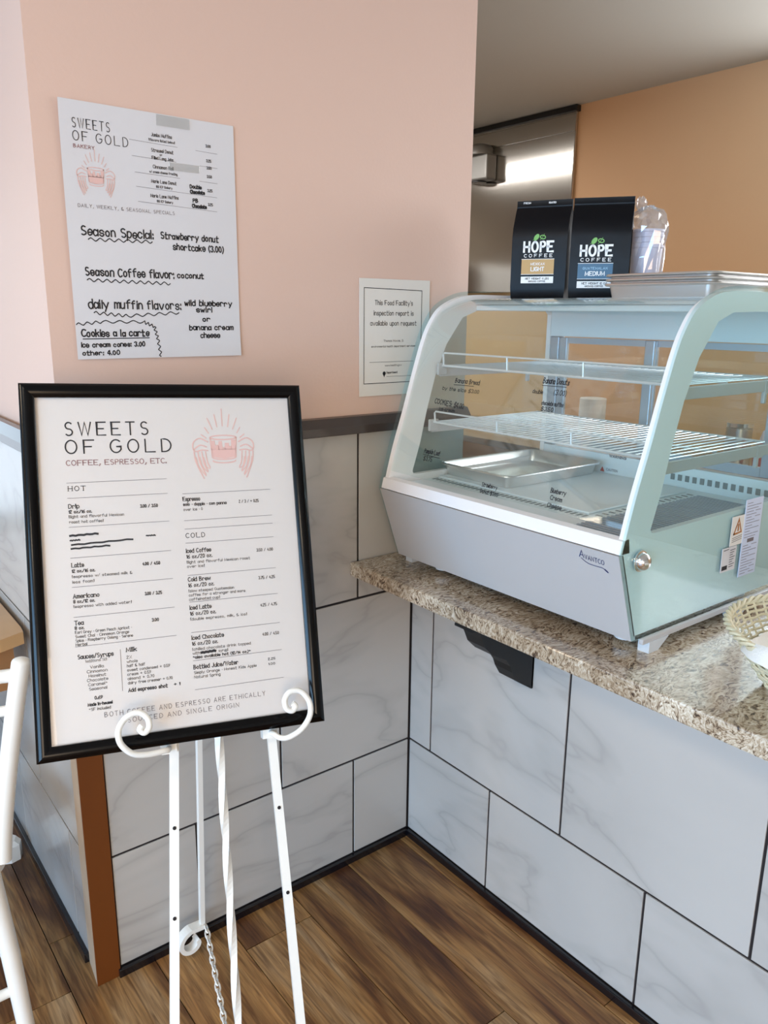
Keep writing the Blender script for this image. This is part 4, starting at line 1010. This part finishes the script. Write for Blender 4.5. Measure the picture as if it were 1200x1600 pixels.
# wood table against the left wall
tb_ = thing('dining_table', 'light wood dining table on a white base against the left tiled wall', 'table', (-1.35, .75, 0))
to = V((-1.35, .75, 0))
def T_(*p): return tuple(V(p) - to)
MB().prism([(-1.82 - to.x, .305 - to.y), (-.960 - to.x, .300 - to.y), (-.905 - to.x, .322 - to.y), (-.902 - to.x, .355 - to.y), (-.902 - to.x, 1.25 - to.y), (-1.82 - to.x, 1.25 - to.y)], 'z', .715, .745).build('tabletop', WOODT, tb_)
m = MB(); m.box(-1.78 - to.x, -.925 - to.x, .345 - to.y, .365 - to.y, .600, .715).box(-1.78 - to.x, -.925 - to.x, 1.20 - to.y, 1.22 - to.y, .62, .715).box(-.945 - to.x, -.925 - to.x, .365 - to.y, 1.20 - to.y, .62, .715).box(-1.78 - to.x, -1.76 - to.x, .365 - to.y, 1.20 - to.y, .62, .715)
m.build('apron', WOODD, tb_)
MB().tube([T_(-1.35, .75, .03), T_(-1.35, .75, .62)], .045, 20).build('pedestal', WHITEC, tb_, smooth=True)
m = MB()
for dx, dy in ((.432, -.185), (-.432, -.185), (.432, .25), (-.432, .25)):
    d = V((dx, dy, 0)); L = d.length; d.normalize(); s_ = V((-d.y, d.x, 0)) * .028
    for a, b in ((0, L),):
        vs = [d * a + s_, d * a - s_, d * (b - .02) - s_, d * b - s_ * .45, d * b + s_ * .45, d * (b - .02) + s_]; r = [(p.x, p.y, .0) for p in vs]; r2 = [(p.x, p.y, .045) for p in vs]; r3 = [(p.x * .975, p.y * .975, .058) for p in vs]
        MB().loft([r, r2, r3]).build('base_foot', WHITEC, tb_)

# ------------------------------------------------------------------ basket with cloth
bk = thing('wicker_basket', 'pale woven basket lined with white cloth on the granite counter', 'basket', (.022, -1.082, .866))
def br(z): return .112 + (.188 - .112) * min(1, z / .105) ** .8
m = MB()
for j in range(13):
    z = .004 + j * .0082; pts = []
    for k in range(96):
        a = 2 * PI * k / 96; r = br(z) + .0022 * math.sin(a * 24 + j * PI); pts.append((r * math.cos(a), r * math.sin(a), z))
    m.tube(pts, .0024, 5, closed=True, caps=False)
m.build('woven_sides', WICKER, bk, smooth=True, kind='stuff')
m = MB()
for k in range(48):
    a = 2 * PI * k / 48; m.tube([(br(z) * math.cos(a), br(z) * math.sin(a), z) for z in (.001, .03, .06, .09, .108)], .0020, 5)
m.build('stakes', WICKER, bk, kind='stuff')
for t0 in range(3):
    pts = []
    for k in range(120):
        a = 2 * PI * k / 120; ph = a * 20 + t0 * 2 * PI / 3; pts.append(((.194 + .0045 * math.cos(ph)) * math.cos(a), (.194 + .0045 * math.cos(ph)) * math.sin(a), .110 + .0045 * math.sin(ph)))
    MB().tube(pts, .0034, 6, closed=True, caps=False).build('rim_braid', WICKER, bk, smooth=True)
MB().lathe([(.001, .0), (.118, .0), (.118, .004), (.001, .004)], (0, 0, 0), 40).build('bottom', WICKER, bk)
rings = []
for q, (r, z, r2, z2) in enumerate(((.010, .030, .010, .030), (.06, .028, .06, .030), (.09, .034, .10, .036), (.110, .040, .135, .052), (.122, .048, .160, .080), (.130, .056, .176, .108), (.136, .062, .187, .1250), (.141, .066, .201, .1290), (.144, .069, .2100, .120), (.146, .070, .213, .100))):
    ring = []
    for k in range(72):
        a = 2 * PI * k / 72; g = min(1, max(0, .55 + .75 * math.cos(a - 4.05))) ; g = g * g * (3 - 2 * g)
        w = .0025 * math.sin(a * 11 + q) * (q > 2); rr = r + (r2 - r) * g + abs(w) * (q > 5); zz = z + (z2 - z) * g + w * (q < 6)
        ring.append((rr * math.cos(a), rr * math.sin(a), zz))
    rings.append(ring)
o = MB().loft(rings, True, False).build('basket_liner', CLOTH, None, smooth=True); o.location = (.022, -1.082, .866)
tag(o, 'white cloth napkin lining the wicker basket', 'cloth')

# ------------------------------------------------------------------ kitchen
hd_ = thing('range_hood', 'stainless steel hood panel with black top strip on the orange wall', 'range hood', (2.5, 2.4, 1.60))
MB().box(-.022, -.001, -.80, 1.7, 0, .985, .006).build('steel_panel', HOODST, hd_)
MB().box(-.040, -.001, -.812, 1.7, .965 - .001, .998, .004).build('top_strip', BLACKT, hd_, label='black strip along the top')
MB().box(-.027, -.0225, -.80, 1.7, .865, .955, .002).build('upper_band', HOODST, hd_)
FITM = mat('dull_steel', (.36, .35, .33), .42, metal=.8, noise=.1)
dv = thing('wall_fitting', 'small round topped metal fitting on the steel panel', 'fitting', (2.477, 2.30, 2.275))
MB().box(-.09, 0, -.10, .12, 0, .15, .012).build('housing', FITM, dv)
MB().lathe([(.085, .15), (.085, .185), (.07, .205), (.04, .215), (.005, .217)], (-.045, .01, 0), 24).build('cap', FITM, dv, smooth=True)
MB().lathe([(.05, -.008), (.05, -.0002)], (-.045, .01, 0), 20).build('base_ring', BLACKT, dv)
bc = thing('steel_worktable', 'stainless worktable along the orange kitchen wall', 'worktable', (2.15, .8, 0))
MB().box(-.33, .34, -2.2, 2.2, .765, .80, .003).build('top', STEEL, bc)
MB().box(-.30, .33, -2.15, 2.15, .20, .22, .003).build('undershelf', STEEL, bc)
for x in (-.29, .30):
    for y in (-2.1, 0, 2.1): MB().box(x - .02, x + .02, y - .02, y + .02, 0, .765).build('leg', STEEL, bc)
pt = thing('paper_towel_roll', 'white paper towel roll standing on the steel worktable behind the case', 'paper roll', (2.2, 1.135, .801))
MB().lathe([(.022, 0), (.068, 0), (.070, .004), (.070, .236), (.066, .24), (.022, .24)], (0, 0, 0), 28).build('paper', CLOTH, pt, smooth=True)
pc = thing('plate_stack', 'white plates stacked beside the paper towel roll', 'plates', (2.2, 1.30, .801))
for k in range(5): MB().lathe([(.045, k * .011), (.075, k * .011 + .012), (.078, k * .011 + .015), (.07, k * .011 + .014), (.04, k * .011 + .004)], (0, 0, .0), 24).build('plate', CUPW, pc, smooth=True)
cn = thing('steel_canister', 'grey canister with a bright lid at the right of the steel worktable', 'canister', (2.1, .255, .801))
MB().lathe([(.055, 0), (.055, .19), (.05, .195)], (0, 0, 0), 24).build('body', STEEL, cn, smooth=True)
MB().lathe([(.058, .196), (.058, .214), (.02, .22)], (0, 0, 0), 24).build('lid', CHROME, cn, smooth=True)
rb_ = thing('red_bottle', 'red squeeze bottle at the right edge of the steel worktable', 'bottle', (2.05, .118, .801))
MB().lathe([(.03, 0), (.033, .004), (.033, .11), (.022, .135), (.014, .145)], (0, 0, 0), 24).build('body', REDP, rb_, smooth=True)
MB().lathe([(.015, .145), (.013, .165), (.004, .195), (.003, .198)], (0, 0, 0), 16).build('nozzle', CUPW, rb_, smooth=True)
# appliances and shelf further along the kitchen wall (seen only through the case)
def sheetpan_rack():
    r = thing('upright_freezer', 'tall white freezer standing in the kitchen corner', 'freezer', (1.2, 3.6, 0))
    MB().box(-.4, .4, -.35, .35, .05, 1.85, .02).build('cabinet', WHITEP, r)
    MB().box(-.39, .39, -.40, -.352, .08, 1.83, .015).build('door', GREYM, r)
    MB().box(.30, .33, -.43, -.401, .8, 1.2, .008).build('handle', CHROME, r)
    for x in (-.3, .3):
        for y in (-.25, .25): MB().lathe([(.03, 0), (.03, .05)], (x, y, 0), 12).build('foot', BLACKT, r)
sheetpan_rack()
# switch plate on the end of the pink wall
sp = thing('switch_plate', 'small pale switch plate on the end of the pink wall', 'switch plate', (.1755, .060, 1.60))
MB().box(0, .006, -.035, .035, -.057, .057, .002).build('cover', CUPW, sp)
MB().box(.006, .016, -.006, .006, -.012, .012, .002).build('toggle', CUPW, sp)
# lamps
def strip_light(name, label, x, y0, y1, power, col):
    t = thing(name, label, 'ceiling light', (x, (y0 + y1) / 2, CZ))
    L = y1 - y0
    MB().box(-.07, .07, -L / 2, L / 2, -.045, -.0005, .004).build('housing', WHITEP, t)
    MB().box(-.05, .05, -L / 2 + .03, L / 2 - .03, -.052, -.0455).build('diffuser', emit('diffuser_' + name, col, 2.5), t)
    d = bpy.data.lights.new('lamp', 'AREA'); d.shape = 'RECTANGLE'; d.size = .09; d.size_y = L - .08; d.energy = power; d.color = col
    o = bpy.data.objects.new('lamp', d); COL.objects.link(o); o.parent = t; o.location = (0, 0, -.056)
    return t
strip_light('strip_light', 'fluorescent strip light on the kitchen ceiling', 1.42, 1.9, 3.4, 26, NEUT)
def panel_light(x, y, power, lab):
    t = thing('ceiling_panel_light', lab, 'ceiling light', (x, y, CZ), group='ceiling panels of the shop room')
    MB().box(-.3, .3, -.3, .3, -.02, -.0005, .003).build('frame', WHITEP, t)
    MB().box(-.27, .27, -.27, .27, -.026, -.0205).build('diffuser', emit('panel_diffuser', WARM, 3.0), t)
    d = bpy.data.lights.new('lamp', 'AREA'); d.shape = 'SQUARE'; d.size = .5; d.energy = power; d.color = (1, .80, .58)
    o = bpy.data.objects.new('lamp', d); COL.objects.link(o); o.parent = t; o.location = (0, 0, -.03)
for i, (x, y) in enumerate(((-2.5, -.9), (-3.4, -3.0), (-4.3, .2))): panel_light(x, y, 24, ('square ceiling panel nearest the counter', 'square ceiling panel by the front windows', 'square ceiling panel over the far tables')[i])

# outside: ground and a tree seen only in reflections
o = MB().box(-40, 40, -40, 40, -.3, -.25).build('ground', GROUND, None, kind='structure')
tr_ = thing('street_tree', 'green leafy tree standing outside the shop window', 'tree', (-9, -1.2, -.25))
MB().tube([(0, 0, 0), (.05, .05, 1.6)], [.14, .1], 12).build('trunk', WOODD, tr_)
m = MB(); rng = random.Random(9)
for k in range(26):
    c = V((rng.gauss(0, .7), rng.gauss(0, .7), 2.4 + rng.gauss(0, .6))); r = rng.uniform(.35, .6)
    bm = bmesh.new(); bmesh.ops.create_icosphere(bm, subdivisions=2, radius=r)
    for v in bm.verts: v.co = v.co * (1 + rng.uniform(-.15, .15)) + c
    bm.verts.index_update(); m.add([v.co[:] for v in bm.verts], [[v.index for v in f.verts] for f in bm.faces]); bm.free()
m.build('crown', TREE, tr_, kind='stuff')
